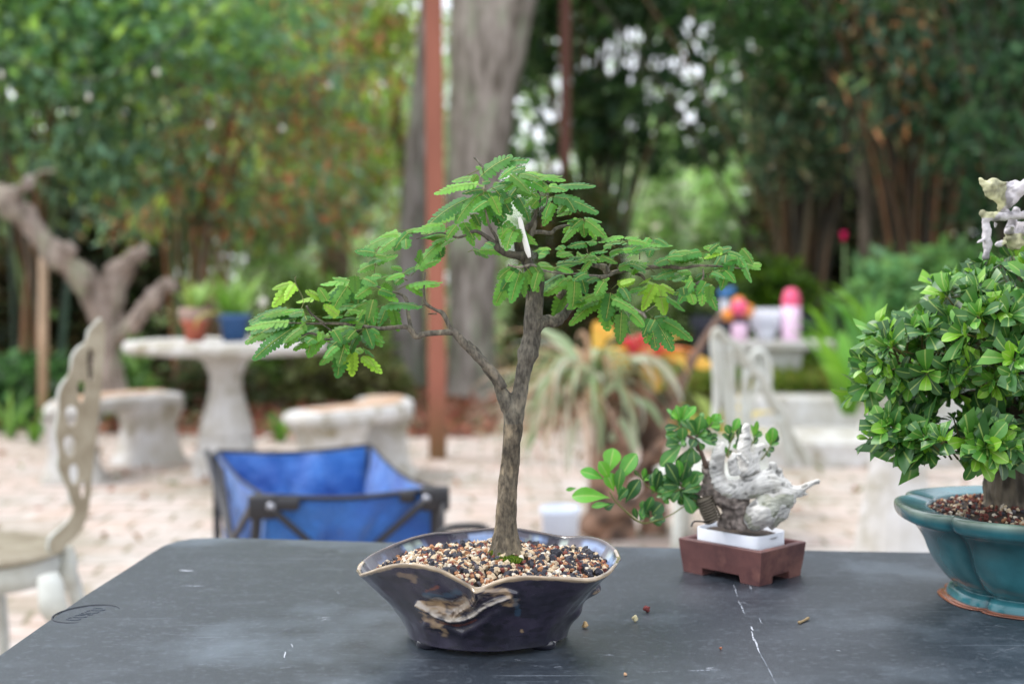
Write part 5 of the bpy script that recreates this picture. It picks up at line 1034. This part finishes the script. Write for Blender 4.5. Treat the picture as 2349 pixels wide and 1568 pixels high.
for reg, lst in groups.items():
    mb = MB()
    for (a, b, yel) in lst:
        for rep in range(1+int(rng.random() < .6)+int(rng.random() < .3)):
            j = 0 if rep == 0 else 1
            Y = TY0+(-.03 if reg == "left" else -.005)+rng.normal()*.016+(rng.normal()*.03 if j else 0)
            ja = (a[0]+j*rng.normal()*11, a[1]+j*rng.normal()*8); th = j*rng.normal()*.35; dx, dy = b[0]-a[0], b[1]-a[1]
            sc_ = 1 if not j else rng.uniform(.5, .9); bx, by = ja[0]+(dx*math.cos(th)-dy*math.sin(th))*sc_, ja[1]+(dx*math.sin(th)+dy*math.cos(th))*sc_
            pa = P(*ja, Y); dz = rng.normal()*.006; pb = P(bx, by, Y+dz-.003); L = (pb-pa).length
            c_ = YLW if yel and rng.random() < .8 else LEAFG[rng.integers(len(LEAFG))]
            if j: c_ = tuple(np.array(c_)*.85)
            pinna(mb, pa, pb, min(.0175, max(.010, L*.53))*rng.uniform(.82, 1.08), c_)
            if not j and rng.random() < .6:     # petiole
                q = pa+(pa-pb)*.35+Vector((0, .004, -.004)); mb.tube([q, pa], .0004, seg=4, color=srgb(120, 130, 70))
    mb.build("foliage", M['leafv'], broot)
# ================================================================== small bonsai in brown pot
C_ = Pz(1742, 1345, ZT); L_ = Pz(1568, 1310, ZT); R_ = Pz(1836, 1319, ZT)
e1 = (L_-C_); e2 = (R_-C_); w1, w2 = e1.length, e2.length; e1.normalize(); e2.normalize(); cen_ = C_+(L_-C_)*.5+(R_-C_)*.5
broot2 = empty("brown_pot", tuple(cen_), "small rectangular unglazed brown pot with notched feet right of the middle pot", "bonsai pot")
def pp(a, b, z, s=1.0):   # a,b in 0..1 along e1,e2
    ca, cb = (a-.5)*s*w1, (b-.5)*s*w2; return tuple(cen_+e1*ca+e2*cb+Vector((0, 0, z)))
mb = MB(); hp = .0405; S0, S1 = 1.0, 1.09
def ring(z, s, ins=0):
    out_ = []
    for (a, b) in ((0, 0), (1, 0), (1, 1), (0, 1)):
        aa = a+(ins/w1 if a == 0 else -ins/w1); bb = b+(ins/w2 if b == 0 else -ins/w2); out_.append(pp(aa, bb, z, s))
    return out_
V = np.array([ring(.009, 1.02), ring(.02, 1.05), ring(hp-.001, S1), ring(hp, S1, .0008), ring(hp, S1, .007), ring(.02, S1, .008)]); mb.grid(V, closed_u=True); mb.f.append([3, 2, 1, 0]); 
o = mb.build("body", M['brown'], broot2, smooth=False)
for a0, a1, b0, b1 in ((0, .26, 0, .3), (.74, 1, 0, .3), (0, .26, .7, 1), (.74, 1, .7, 1)):
    mb = MB(); 
    V = [[pp(a, b, z, s) for a, b in ((a0, b0), (a1 if z > .004 else (a1-.02 if a0 == 0 else a1), b0), (a1, b1), (a0, b1))] for z, s in ((.0002, S0), (.0092, 1.018))]
    mb.grid(np.array(V), closed_u=True); mb.f.append([3, 2, 1, 0]); mb.f.append([4, 5, 6, 7]); mb.build("foot", M['brown'], broot2, smooth=False)
mb = MB(); V = []
for z, off in ((hp-.012, 0), (hp+.0125, .0), (hp+.0128, .0008), (hp+.0125, .0016), (hp-.012, .0016)):
    row = []
    for k in range(64):
        th = 2*math.pi*k/64; cx = math.copysign(abs(math.cos(th))**.35, math.cos(th)); cy = math.copysign(abs(math.sin(th))**.42, math.sin(th))
        row.append(tuple(cen_+e1*(cx*(w1*.5*.86-off)+.002)+e2*(cy*(w2*.5*.80-off))+Vector((0, 0, z))))
    V.append(row)
mb.grid(np.array(V), closed_u=True); o = mb.build("plastic_band", M['whitepl']); tag(o, "white plastic band standing inside the rim of the small brown pot", "plastic band")
mb = MB(); mb.grid(np.array([[tuple(cen_+e1*(math.cos(t)*w1*.43*s)+e2*(math.sin(t)*w2*.40*s)+Vector((0, 0, hp+.0085+.004*(1-s)))) for t in np.linspace(0, 6.283, 33)[:-1]] for s in (.01, .5, 1)]), closed_u=True)
o = mb.build("potting_soil", M['soil']); tag(o, "dark soil in the small brown pot", "soil", kind="stuff")
YS = 1.645
def t4(x, y): return ((1380+x/3.136)*.9396, (950+y/3.136)*.9396)
root = empty("deadwood_bonsai", (cen_.x, cen_.y, ZT+hp), "small bonsai with a bleached twisted deadwood trunk in the brown pot", "bonsai tree")
k4 = .9396/3.136/F*YS/2
def tp4(pts, Y0=YS): return [P(*t4(a, b), Y0+d) for a, b, w_, d in pts], [w_*k4 for a, b, w_, d in pts]
mb = MB()
for pts in ([(1180, 700, 130, 0), (1160, 600, 110, 0), (1165, 500, 100, -.002), (1190, 430, 74, -.002), (1205, 395, 40, -.002)], [(1400, 640, 140, 0), (1375, 560, 110, 0), (1370, 460, 104, 0), (1375, 380, 86, 0), (1385, 300, 60, 0), (1390, 262, 34, 0)],
            [(1440, 620, 110, 0), (1445, 540, 90, .002), (1475, 470, 80, .004), (1515, 435, 54, .004), (1535, 430, 26, .004)], [(1300, 640, 100, -.008), (1290, 560, 70, -.012), (1292, 510, 44, -.014), (1310, 490, 16, -.014)], [(1400, 580, 40, -.012), (1340, 500, 34, -.014), (1320, 480, 14, -.014)],
            [(1150, 680, 110, 0), (1220, 750, 140, 0), (1340, 765, 165, 0), (1450, 735, 180, 0), (1560, 700, 170, 0), (1650, 735, 135, 0), (1710, 760, 110, 0)], [(1560, 660, 100, 0), (1590, 590, 60, 0), (1560, 570, 26, 0)], [(1640, 680, 60, 0), (1640, 630, 36, 0), (1628, 612, 16, 0)],
            [(1690, 770, 130, 0), (1760, 780, 96, -.002), (1820, 760, 66, -.003), (1870, 725, 44, -.004), (1950, 695, 24, -.004)], [(1790, 800, 60, -.002), (1830, 805, 34, -.003), (1868, 795, 12, -.003)], [(1870, 730, 30, -.003), (1920, 720, 26, -.003), (1952, 712, 22, -.003)],
            [(1720, 790, 130, 0), (1660, 850, 190, -.004), (1560, 900, 220, -.008), (1500, 960, 240, -.01), (1460, 1010, 190, -.008), (1440, 1060, 110, -.004)], [(1640, 860, 170, -.004), (1660, 930, 120, -.004), (1600, 1000, 100, -.004), (1560, 1060, 60, 0)]):
    p_, r_ = tp4(pts); mb.tube(p_, r_, seg=14, sub=4)
def deadf(p, n):
    s = fbm(Vector((p.x*1.0, p.y, p.z*1.0)), 42, 4); gr = mnoise.noise(Vector((p.x*70+p.z*110, p.y*80, (p.z-p.x*.4+.01*math.sin(p.x*60))*420)))
    base_c = np.array(srgb(234, 232, 228)); c_ = base_c*(1-.4*max(0, min(1, .1+s*1.3)))*(1+.32*gr)*(1-.55*max(0, min(1, (mnoise.noise(p*150)-.32)*5)))
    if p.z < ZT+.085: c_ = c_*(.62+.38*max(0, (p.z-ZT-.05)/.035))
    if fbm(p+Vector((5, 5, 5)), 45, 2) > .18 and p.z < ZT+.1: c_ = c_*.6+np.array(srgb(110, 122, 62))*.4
    return s*.0024+gr*.0009-.0012*max(0, min(1, (mnoise.noise(p*150)-.32)*5)), tuple(np.clip(c_, 0, 1))
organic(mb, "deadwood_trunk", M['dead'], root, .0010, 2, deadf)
mb = MB()
for pts in ([(1080, 560, 60, .006), (1090, 640, 90, .006), (1110, 720, 110, .005), (1150, 800, 130, .004), (1230, 850, 120, .003), (1300, 860, 150, .002), (1350, 900, 160, .002), (1330, 980, 150, .002), (1340, 1060, 180, .002)], [(1000, 800, 60, .004), (1080, 760, 90, .004), (1160, 800, 100, .004)], [(1240, 870, 80, .004), (1230, 960, 80, .004), (1200, 1050, 90, .004)]):
    p_, r_ = tp4(pts); mb.tube(p_, r_, seg=12, sub=4)
organic(mb, "live_trunk", M['dead'], root, .0013, 1, lambda p, n: (fbm(p, 130, 3)*.003, tuple(np.array(srgb(120, 110, 104))*(.7+.9*max(0, min(1, .5+fbm(p, 160, 2)*2))))))
a = P(*t4(1070, 850), YS-.004); b = P(*t4(1090, 1010), YS-.006); mb = MB()
p_, r_ = tp4([(1060, 830, 110, -.004), (1090, 930, 120, -.004), (1130, 1010, 100, -.003)]); mb.tube(p_, r_, seg=14, color=srgb(110, 100, 86)); mb.build("root", M['dead'], root)
mb = MB(); N_ = 9; pts = []
for i in range(N_*24+1):
    t = i/(N_*24); c_ = P(*t4(1062+75*t, 835+175*t), YS-.004); ax = (P(*t4(1137, 1010), YS)-P(*t4(1062, 835), YS)).normalized(); s1 = ax.cross(Vector((0, 1, 0))).normalized(); s2 = ax.cross(s1); th = 2*math.pi*i/24
    pts.append(c_+(s1*math.cos(th)+s2*math.sin(th))*66*k4*2*.98)
mb.tube(pts, .0011, seg=6); mb.build("wire_coil", M['wire'], root)
mb = MB(); mb.tube([P(*t4(965, 1050), YS-.02), P(*t4(990, 1010), YS-.018), P(*t4(1080, 1015), YS-.01)], .001, seg=6, sub=4); mb.build("wire_end", M['blackm'], root)
for pts in ([(1080, 600, 40, .004), (1040, 480, 32, .002), (980, 380, 26, 0), (900, 330, 12, 0), (885, 250, 9, 0)], [(1010, 780, 34, .002), (960, 760, 18, 0), (890, 750, 12, -.002), (885, 680, 8, -.004)], [(890, 760, 14, -.002), (780, 800, 12, -.004), (690, 785, 9, -.006), (620, 730, 8, -.008), (540, 630, 7, -.01)],
            [(990, 850, 10, 0), (900, 900, 10, -.004), (790, 970, 10, -.006), (640, 1020, 12, -.01), (560, 1010, 14, -.012), (450, 920, 13, -.014), (380, 850, 12, -.016), (340, 780, 10, -.018)], [(1000, 360, 18, 0), (1080, 310, 10, 0), (1130, 250, 6, 0)], [(1240, 500, 14, .012), (1270, 400, 9, .012), (1320, 300, 6, .012)], [(1400, 460, 14, .014), (1440, 400, 10, .014), (1450, 340, 6, .014)], [(1500, 540, 12, .012), (1560, 460, 9, .012), (1580, 390, 6, .012)], [(1190, 460, 14, .01), (1250, 520, 12, .01)]):
    p_, r_ = tp4(pts); mb = MB(); mb.tube(p_, r_, seg=8, sub=4, color=srgb(120, 124, 62) if pts[0][2] < 16 else srgb(110, 88, 76)); mb.build("twig", M['culm'], root)
def leaf(mb, a, b, w_, c_, cut=0, fold=.18, curl=.08, vnj=.35, vn0=(0, -1, .6)):
    """obovate glossy leaf between two points, optionally with a clipped tip; pale midrib"""
    a = Vector(a); b = Vector(b); d = b-a; L = d.length; dn = d.normalized(); vn = Vector((vn0[0]+rng.normal()*vnj, vn0[1]+rng.normal()*vnj, vn0[2]+rng.normal()*vnj)); s = dn.cross(vn)
    if s.length < .15: s = dn.cross(Vector((1, .2, .1)))
    s.normalize(); n_ = s.cross(dn); 
    if n_.dot(Vector((0, -1, .5))) < 0: n_ = -n_
    prof = [(0, .04), (.12, .16), (.28, .46), (.45, .78), (.62, .98), (.76, .94), (.88, .68), (.96, .36), (1, .04)]
    if cut: prof = [(0, .06), (.2, .26), (.4, .52), (.6, .76), (.8, .93), (.92, .98), (1., 1.0)]
    tl = rng.normal()*.16 if cut else 0
    V = []; C = []; cc = np.array(c_)*rng.uniform(.85, 1.12); mr = cc*.4+np.array(srgb(176, 196, 110))*.6
    for t, w0 in prof:
        h = w_/2*w0; p = a+d*t+n_*(curl*L*4*t*(1-t)); row = []; cr = []
        for u in (-1, -.5, -.13, -.06, .06, .13, .5, 1):
            ext = dn*(L*tl*u*(t > .85)) if cut else Vector((0, 0, 0))
            row.append(tuple(p+s*h*u+n_*(abs(u)*h*fold)+ext)); cr.append(mr if abs(u) < .1 else cc*(1-.06*abs(u)))
        V.append(row); C.append(cr)
    mb.grid(np.array(V), color=np.clip(np.array(C), 0, 1))
SG = [srgb(60, 116, 50), srgb(76, 138, 60), srgb(48, 96, 48), srgb(84, 150, 60)]; FR_ = [srgb(110, 186, 52), srgb(94, 172, 56)]
shoot = "340,830,50,820,130,f 330,650,370,450,130,f 400,720,545,490,120,f 300,690,115,625,90,f 340,700,260,550,90,f 370,780,310,640,110,f 460,870,570,690,100 400,850,480,760,60 350,880,200,900,50,f 90,755,5,770,30,f 380,870,300,910,60 420,860,440,740,70 400,800,430,600,80"
lows = "660,960,740,870,110 620,930,670,820,60 640,1000,770,1000,60 600,1000,580,920,60 610,960,640,840,70 570,1010,600,900,50"
tops = "880,260,850,120,40,f 890,250,1000,130,60,f 890,240,930,120,70,f 870,230,810,190,50,f 880,290,760,300,60 870,340,770,350,60 880,400,770,350,60 880,420,770,430,70 900,420,730,590,100 880,420,920,400,50 900,400,900,290,80 1000,350,940,240,90 1010,350,1040,200,90 1010,350,1090,330,80 1010,360,1150,420,60 1090,290,1190,190,60,f 1100,290,1190,280,40,f 1100,280,1100,200,40,f 980,450,990,570,100 1100,400,1170,380,50 1000,370,960,440,70 950,300,880,240,60 1020,400,1060,460,50 1130,260,1160,185,50,f 860,240,830,150,50,f 960,340,1060,280,80"
mids = "870,740,770,560,100 880,730,930,550,60 890,690,860,540,60,f 880,740,750,730,90 870,750,740,660,80 890,760,1060,650,120 880,770,960,800,80 860,760,730,800,80 700,780,700,600,60 690,780,730,620,60 590,690,610,600,40,f 600,700,640,680,30,f 890,790,1040,740,90 900,800,980,950,90 880,770,820,850,60 890,660,920,540,30,f 880,650,850,560,30,f 900,700,960,600,60 850,780,900,850,70 960,740,1010,640,60 700,790,760,760,50 690,790,650,740,30,f 870,700,800,600,80 800,800,740,830,60"
rights = "1270,360,1230,270,60 1280,340,1330,220,60,f 1270,400,1200,350,60 1320,400,1340,260,50 1440,380,1470,240,40,f 1440,400,1420,270,40,f 1450,380,1500,320,50 1570,430,1540,330,40,f 1580,420,1590,290,80,f 1580,430,1630,350,50 1560,440,1640,410,30 1550,450,1600,470,50 1540,470,1560,520,40 1240,520,1250,470,60 1440,420,1480,380,50 1250,420,1290,330,50 1300,440,1350,380,50 1540,480,1490,430,40 1250,500,1200,440,50 1330,470,1290,420,50 1420,440,1400,360,40"
for txt, dy in ((shoot, -.018), (lows, -.01), (tops, 0), (mids, -.004), (rights, .024)):
    mb = MB()
    for it in txt.split():
        q = it.split(','); fr = len(q) > 5; x0, y0, x1, y1, w_ = map(float, q[:5]); Y = YS+dy+rng.normal()*.003
        if txt not in (shoot, rights):
            for _ in range(2):
                jx, jy, th_ = rng.normal()*26, rng.normal()*22, rng.normal()*.5; dx_, dy_ = x1-x0, y1-y0
                leaf(mb, P(*t4(x0+jx, y0+jy), Y+.012), P(*t4(x0+jx+(dx_*math.cos(th_)-dy_*math.sin(th_))*.8, y0+jy+(dx_*math.sin(th_)+dy_*math.cos(th_))*.8), Y+.012+rng.normal()*.006), w_*k4*2.0, SG[rng.integers(4)], vnj=.3)
        leaf(mb, P(*t4(x0, y0), Y), P(*t4(x1, y1), Y+rng.normal()*.006-.003), w_*k4*2.2, (FR_ if fr else SG)[rng.integers(2 if fr else 4)], vnj=.2)
    mb.build("leaf_cluster", M['leafbig'], root)

# ================================================================== large bonsai in teal pot
TCX, TCY = .616, 1.535
proot3 = empty("teal_pot", (TCX, TCY, ZT), "large teal glazed pot with lobed sides at the right edge of the table", "bonsai pot")
def mokko(th, a, b, notch=.06):
    # rounded oblong with cusps
    c_, s_ = np.cos(th), np.sin(th); e = 2.5; r = (np.abs(c_/a)**e+np.abs(s_/b)**e)**(-1/e)
    cusps = np.array(R(1))*np.array([27, 90, 153, 207, 248, 292, 333]); cusps = np.array([R(x) for x in (25, 90, 155, 205, 255, 285, 335)])
    d = np.min(np.abs(np.angle(np.exp(1j*(th[:, None]-cusps[None, :])))), axis=1); return r*(1-notch*np.exp(-d/.075)), d
NT = 560; th = np.linspace(0, 2*np.pi, NT, endpoint=False); V = []; C = []
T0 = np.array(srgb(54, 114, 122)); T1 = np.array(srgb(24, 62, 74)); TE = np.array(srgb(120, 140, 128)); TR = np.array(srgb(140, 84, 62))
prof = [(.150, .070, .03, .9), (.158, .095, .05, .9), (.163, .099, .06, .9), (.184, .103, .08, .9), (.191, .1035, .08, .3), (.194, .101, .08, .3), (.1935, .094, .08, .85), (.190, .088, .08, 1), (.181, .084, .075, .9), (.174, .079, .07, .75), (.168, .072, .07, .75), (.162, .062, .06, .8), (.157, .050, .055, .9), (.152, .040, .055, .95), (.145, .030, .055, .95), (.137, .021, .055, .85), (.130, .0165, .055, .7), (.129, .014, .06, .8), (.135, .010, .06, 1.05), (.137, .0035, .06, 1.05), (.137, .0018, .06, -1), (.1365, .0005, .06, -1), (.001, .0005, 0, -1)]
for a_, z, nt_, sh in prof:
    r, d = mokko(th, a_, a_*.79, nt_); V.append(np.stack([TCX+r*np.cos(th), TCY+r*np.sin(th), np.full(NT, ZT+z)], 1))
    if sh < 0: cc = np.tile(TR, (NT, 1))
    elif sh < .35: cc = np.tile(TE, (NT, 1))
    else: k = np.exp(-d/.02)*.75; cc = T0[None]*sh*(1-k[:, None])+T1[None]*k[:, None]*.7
    C.append(cc)
# subdivide the profile smoothly
V = np.array(V); C = np.array(C); mb = MB(); 
def dens(A, k=3):
    o_ = []
    for i in range(len(A)-1):
        p0, p1, p2, p3 = A[max(i-1, 0)], A[i], A[i+1], A[min(i+2, len(A)-1)]
        for q in range(k): t = q/k; o_.append(.5*((2*p1)+(p2-p0)*t+(2*p0-5*p1+4*p2-p3)*t*t+(3*p1-p0-3*p2+p3)*t**3))
    o_.append(A[-1]); return np.array(o_)
Vd, Cd = dens(V), np.clip(dens(C), 0, 1); n_t = np.array([[mnoise.fractal(Vector(p)*35, 1, 2, 3) for p in row[::4]] for row in Vd]); n_t = np.array([np.interp(np.arange(NT), np.arange(0, NT, 4), r, period=NT) for r in n_t])
Cd = np.clip(Cd*(1+n_t[..., None]*.5), 0, 1); Vd[:-6, :, :2] += (n_t[:-6, :, None]*.0006)
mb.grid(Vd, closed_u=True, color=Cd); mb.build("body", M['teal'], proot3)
mb = MB(); V = []
for s in np.linspace(.01, 1, 12):
    r, d = mokko(th[::8], .163*s, .163*.79*s, .04*s); V.append(np.stack([TCX+r*np.cos(th[::8]), TCY+r*np.sin(th[::8]), ZT+.091+.018*(1-s**2)*np.ones(len(r))], 1))
mb.grid(np.array(V), closed_u=True); o = mb.build("potting_soil", M['soil']); tag(o, "dark soil in the teal pot", "soil", kind="stuff")
pts = []; sz = []; cl_ = []
for _ in range(2300):
    a = rng.random()*6.283; r0, d = mokko(np.array([a]), .158, .158*.79, .05); s = math.sqrt(rng.random()); 
    x, y = TCX+r0[0]*s*math.cos(a), TCY+r0[0]*s*math.sin(a)
    if x > .72: continue
    k = rng.choice(6, p=[.2, .1, .12, .36, .12, .1]); pts.append((x, y, ZT+.093+.018*(1-s**2)+rng.uniform(-.001, .002))); sz.append(rng.uniform(.0013, .0030)); cl_.append(tuple(np.array(SC[k])*rng.uniform(.65, 1.0)))
mb = MB(); stones(mb, pts, sz, cl_); o = mb.build("gravel", M['stone'], smooth=False); tag(o, "fine reddish and cream gravel filling the teal pot", "gravel", kind="stuff")
root = empty("bonsai_tree", (.565, 1.53, ZT+.1), "dense glossy leafed bonsai with driftwood top in the teal pot at the right edge", "bonsai tree")
YL = 1.53
def dk(px): return px/2/F*YL
mb = MB()
for pts in ([(2330, 1190, 190, 0), (2325, 1140, 130, 0), (2322, 1080, 118, 0), (2325, 1000, 130, 0), (2330, 900, 110, 0), (2345, 780, 90, 0), (2350, 660, 80, 0), (2330, 590, 80, 0)],
            [(2340, 1150, 70, -.02), (2395, 1100, 110, 0), (2400, 1000, 90, .01), (2380, 850, 70, .01)], [(2310, 960, 60, 0), (2230, 910, 34, -.01), (2150, 880, 22, -.015), (2060, 860, 12, -.02)], [(2310, 1040, 44, 0), (2220, 1020, 26, -.01), (2120, 1000, 14, -.015)], [(2330, 800, 50, 0), (2260, 740, 30, 0), (2170, 700, 16, 0)]):
    mb.tube([P(a, b, YL+d) for a, b, w_, d in pts], [dk(w_) for a, b, w_, d in pts], seg=14, sub=4)
organic(mb, "trunk", M['dead'], root, .002, 2, lambda p, n: (fbm(Vector((p.x, p.y, p.z*.3)), 120, 3)*.004, tuple(np.array(srgb(88, 80, 68))*(.5+1.2*max(0, min(1, .5+fbm(Vector((p.x, p.y, p.z*.3)), 130, 2)*1.6))))))
def zd(x, y): return ((2350+x/5.227)*.9396, (400+y/5.227)*.9396)
kd = .9396/5.227/F*YL/2
mb = MB()
for pts in ([(1200, 640, 130, 0), (784, 655, 115, 0), (600, 665, 110, 0), (430, 665, 100, 0), (330, 680, 110, 0), (290, 740, 110, 0), (310, 830, 115, 0), (300, 930, 110, 0), (310, 1040, 120, 0), (310, 1120, 80, 0), (290, 1200, 60, 0), (310, 1330, 50, .01)], [(290, 720, 60, 0), (265, 640, 64, 0), (238, 605, 40, 0)], [(280, 660, 40, 0), (315, 615, 26, 0)], [(280, 960, 60, -.004), (220, 990, 44, -.01), (165, 1015, 30, -.014)],
            [(1200, 250, 300, .01), (900, 250, 200, .01), (760, 310, 170, .0), (640, 420, 200, .0), (560, 480, 170, 0), (500, 560, 110, .01), (560, 640, 100, .02)], [(430, 750, 50, .01), (410, 820, 34, .01)],
            [(700, 560, 90, .03), (620, 800, 110, .03), (600, 870, 130, .02), (640, 790, 60, 0), (540, 810, 50, 0)], [(430, 1000, 80, .01), (480, 1020, 90, .01), (560, 1000, 60, .01)]):
    mb.tube([P(*zd(a, b), YL+d-.02) for a, b, w_, d in pts], [w_*kd for a, b, w_, d in pts], seg=14, sub=4)
# flat torn plates
def plate(mb, poly, Yd, th=.006, bow=.01):
    c_ = np.mean(np.array(poly), 0); V = []
    for s, o_ in ((.02, -1), (.6, -1), (1, -.6), (1.0, .6), (.6, 1), (.02, 1)): V.append([tuple(P(*zd(c_[0]+(a-c_[0])*s, c_[1]+(b-c_[1])*s), YL+Yd+o_*th/2+bow*(a-400)/400)) for a, b in poly])
    mb.grid(np.array(V), closed_u=True)
plate(mb, [(205, 180), (235, 160), (300, 215), (385, 170), (460, 200), (520, 235), (600, 225), (680, 195), (730, 220), (640, 300), (560, 380), (490, 440), (440, 510), (380, 470), (290, 400), (270, 340), (215, 270)], -.02, .011)
plate(mb, [(700, 740), (800, 730), (1000, 700), (1000, 1080), (784, 1090), (650, 1100), (560, 1060), (530, 950), (640, 900), (690, 820)], .0, .03)
def dw(p, n):
    s = fbm(p, 70, 4); px, py = proj(np.array(p)); gr = mnoise.noise(Vector((p.x*90, p.y*60, p.z*190)))
    c_ = np.array(srgb(202, 198, 202)); 
    if (py < 500 and px < 2308 and px+py*.9 < 2730) or (py > 535 and px > 2300): c_ = np.array(srgb(206, 206, 166))
    c_ = c_*(1-.6*max(0, min(1, s*2.0)))*(1+.15*gr); return s*.0022+gr*.0006, tuple(np.clip(c_, 0, 1))
organic(mb, "driftwood_top", M['dead'], root, .0014, 1, dw)
# crown of clipped rosettes
LG = [srgb(64, 118, 44), srgb(80, 138, 50), srgb(48, 94, 40), srgb(68, 118, 58), srgb(100, 158, 52)]
def rosette(mb, c_, ax, R_l, n, fresh=.18):
    ax = Vector(ax).normalized(); u1 = ax.orthogonal().normalized(); u2 = ax.cross(u1); ph = rng.random()*6.28
    for k in range(n):
        a = ph+k*2.399; el_ = R(12)+R(62)*(k/n); d = (u1*math.cos(a)+u2*math.sin(a))*math.cos(el_)+ax*math.sin(el_); L = R_l*rng.uniform(.7, 1.1)*(1-.35*k/n)
        fr = rng.random() < fresh*(.4+1.4*k/n); cut = rng.random() < .55
        cc = srgb(128, 182, 48) if fr else LG[rng.integers(5)]
        leaf(mb, Vector(c_)+d*.002, Vector(c_)+d*L, L*rng.uniform(.5, .68) if cut else L*rng.uniform(.4, .5), cc, cut=cut, vnj=.15, vn0=tuple(ax*1.0), fold=.2, curl=.09)
mb = MB()
for cx, cy, rx, ry, Yc, rd, n in ((2350, 690, 190, 88, YL, .12, 62), (2230, 745, 140, 88, YL-.02, .10, 46), (2110, 812, 122, 72, YL-.02, .09, 36), (2300, 828, 160, 72, YL-.05, .10, 44), (2190, 1000, 115, 44, YL-.05, .09, 32), (2340, 985, 110, 46, YL-.05, .09, 26), (2055, 985, 85, 42, YL-.02, .06, 20), (1995, 880, 32, 26, YL, .04, 8)):
    c0 = P(cx, cy, Yc); RX, RZ = rx/F*Yc, ry/F*Yc
    for i in range(int(n*1.08)):
        for _ in range(30):
            v = Vector(rng.normal(size=3)).normalized()
            if v.y < .55 and rng.random() < (1 if v.y < .2 else .3): break
        p = c0+Vector((v.x*RX, v.y*rd, v.z*RZ))*rng.uniform(.75, 1.05)
        if proj(np.array(p))[0] > 2470: continue
        ax = Vector((v.x*.9, v.y, v.z*.8+.35))+Vector(rng.normal(size=3))*.3
        rosette(mb, p, ax, rng.uniform(.021, .039), rng.integers(7, 10))
        a_ = ax.normalized(); mb.tube([p-a_*.03, p+a_*.004], [.0012, .0008], seg=5, color=srgb(120, 116, 60))
mb.build("foliage", M['leafbig'], root)

# ================================================================== small debris on the table
def pebble(px, py, s, c_, label, name="pebble"):
    q = Pz(px, py, ZT); mb = MB(); v = variants[rng.integers(14)]*[1, .8, 1.0]*s; v = v-[0, 0, v[:, 2].min()]; mb.add(v+np.array([q.x, q.y, ZT+.0001]), IF, c_); o = mb.build(name, M['stone']); tag(o, label, "pebble")
pebble(*S(505, 395), .0033, srgb(206, 196, 156), "cream pebble lying on the table between the middle and brown pots")
pebble(*S(600, 318), .0036, srgb(120, 58, 56), "dark red pebble on the table beside the cream one")
pebble(*S(98, 445), .0028, srgb(214, 180, 130), "tan pebble touching the right side of the dark glossy pot")
pebble(*S(425, 835), .0014, srgb(214, 170, 130), "tiny orange grit grain in front of the two pebbles")
pebble(*S(1205, 622), .0013, srgb(170, 110, 84), "tiny brown crumb near the long white scratch")
pebble(990*1, 1484, .002, srgb(220, 214, 180), "pale grain beside the left foot of the dark glossy pot")
a = Pz(*S(1850, 410), ZT); b = Pz(*S(1925, 378), ZT); mb = MB(); up_ = Vector((0, 0, .0017)); mb.tube([a+up_, a.lerp(b, .3)+up_*.8, a.lerp(b, .6)+up_, b+up_*1.2], [.0018, .0012, .0012, .0016], seg=8, sub=3, color=srgb(150, 130, 96), rough=.2)
o = mb.build("broken_twig", M['stone']); tag(o, "short broken twig lying on the table in front of the teal pot", "twig")
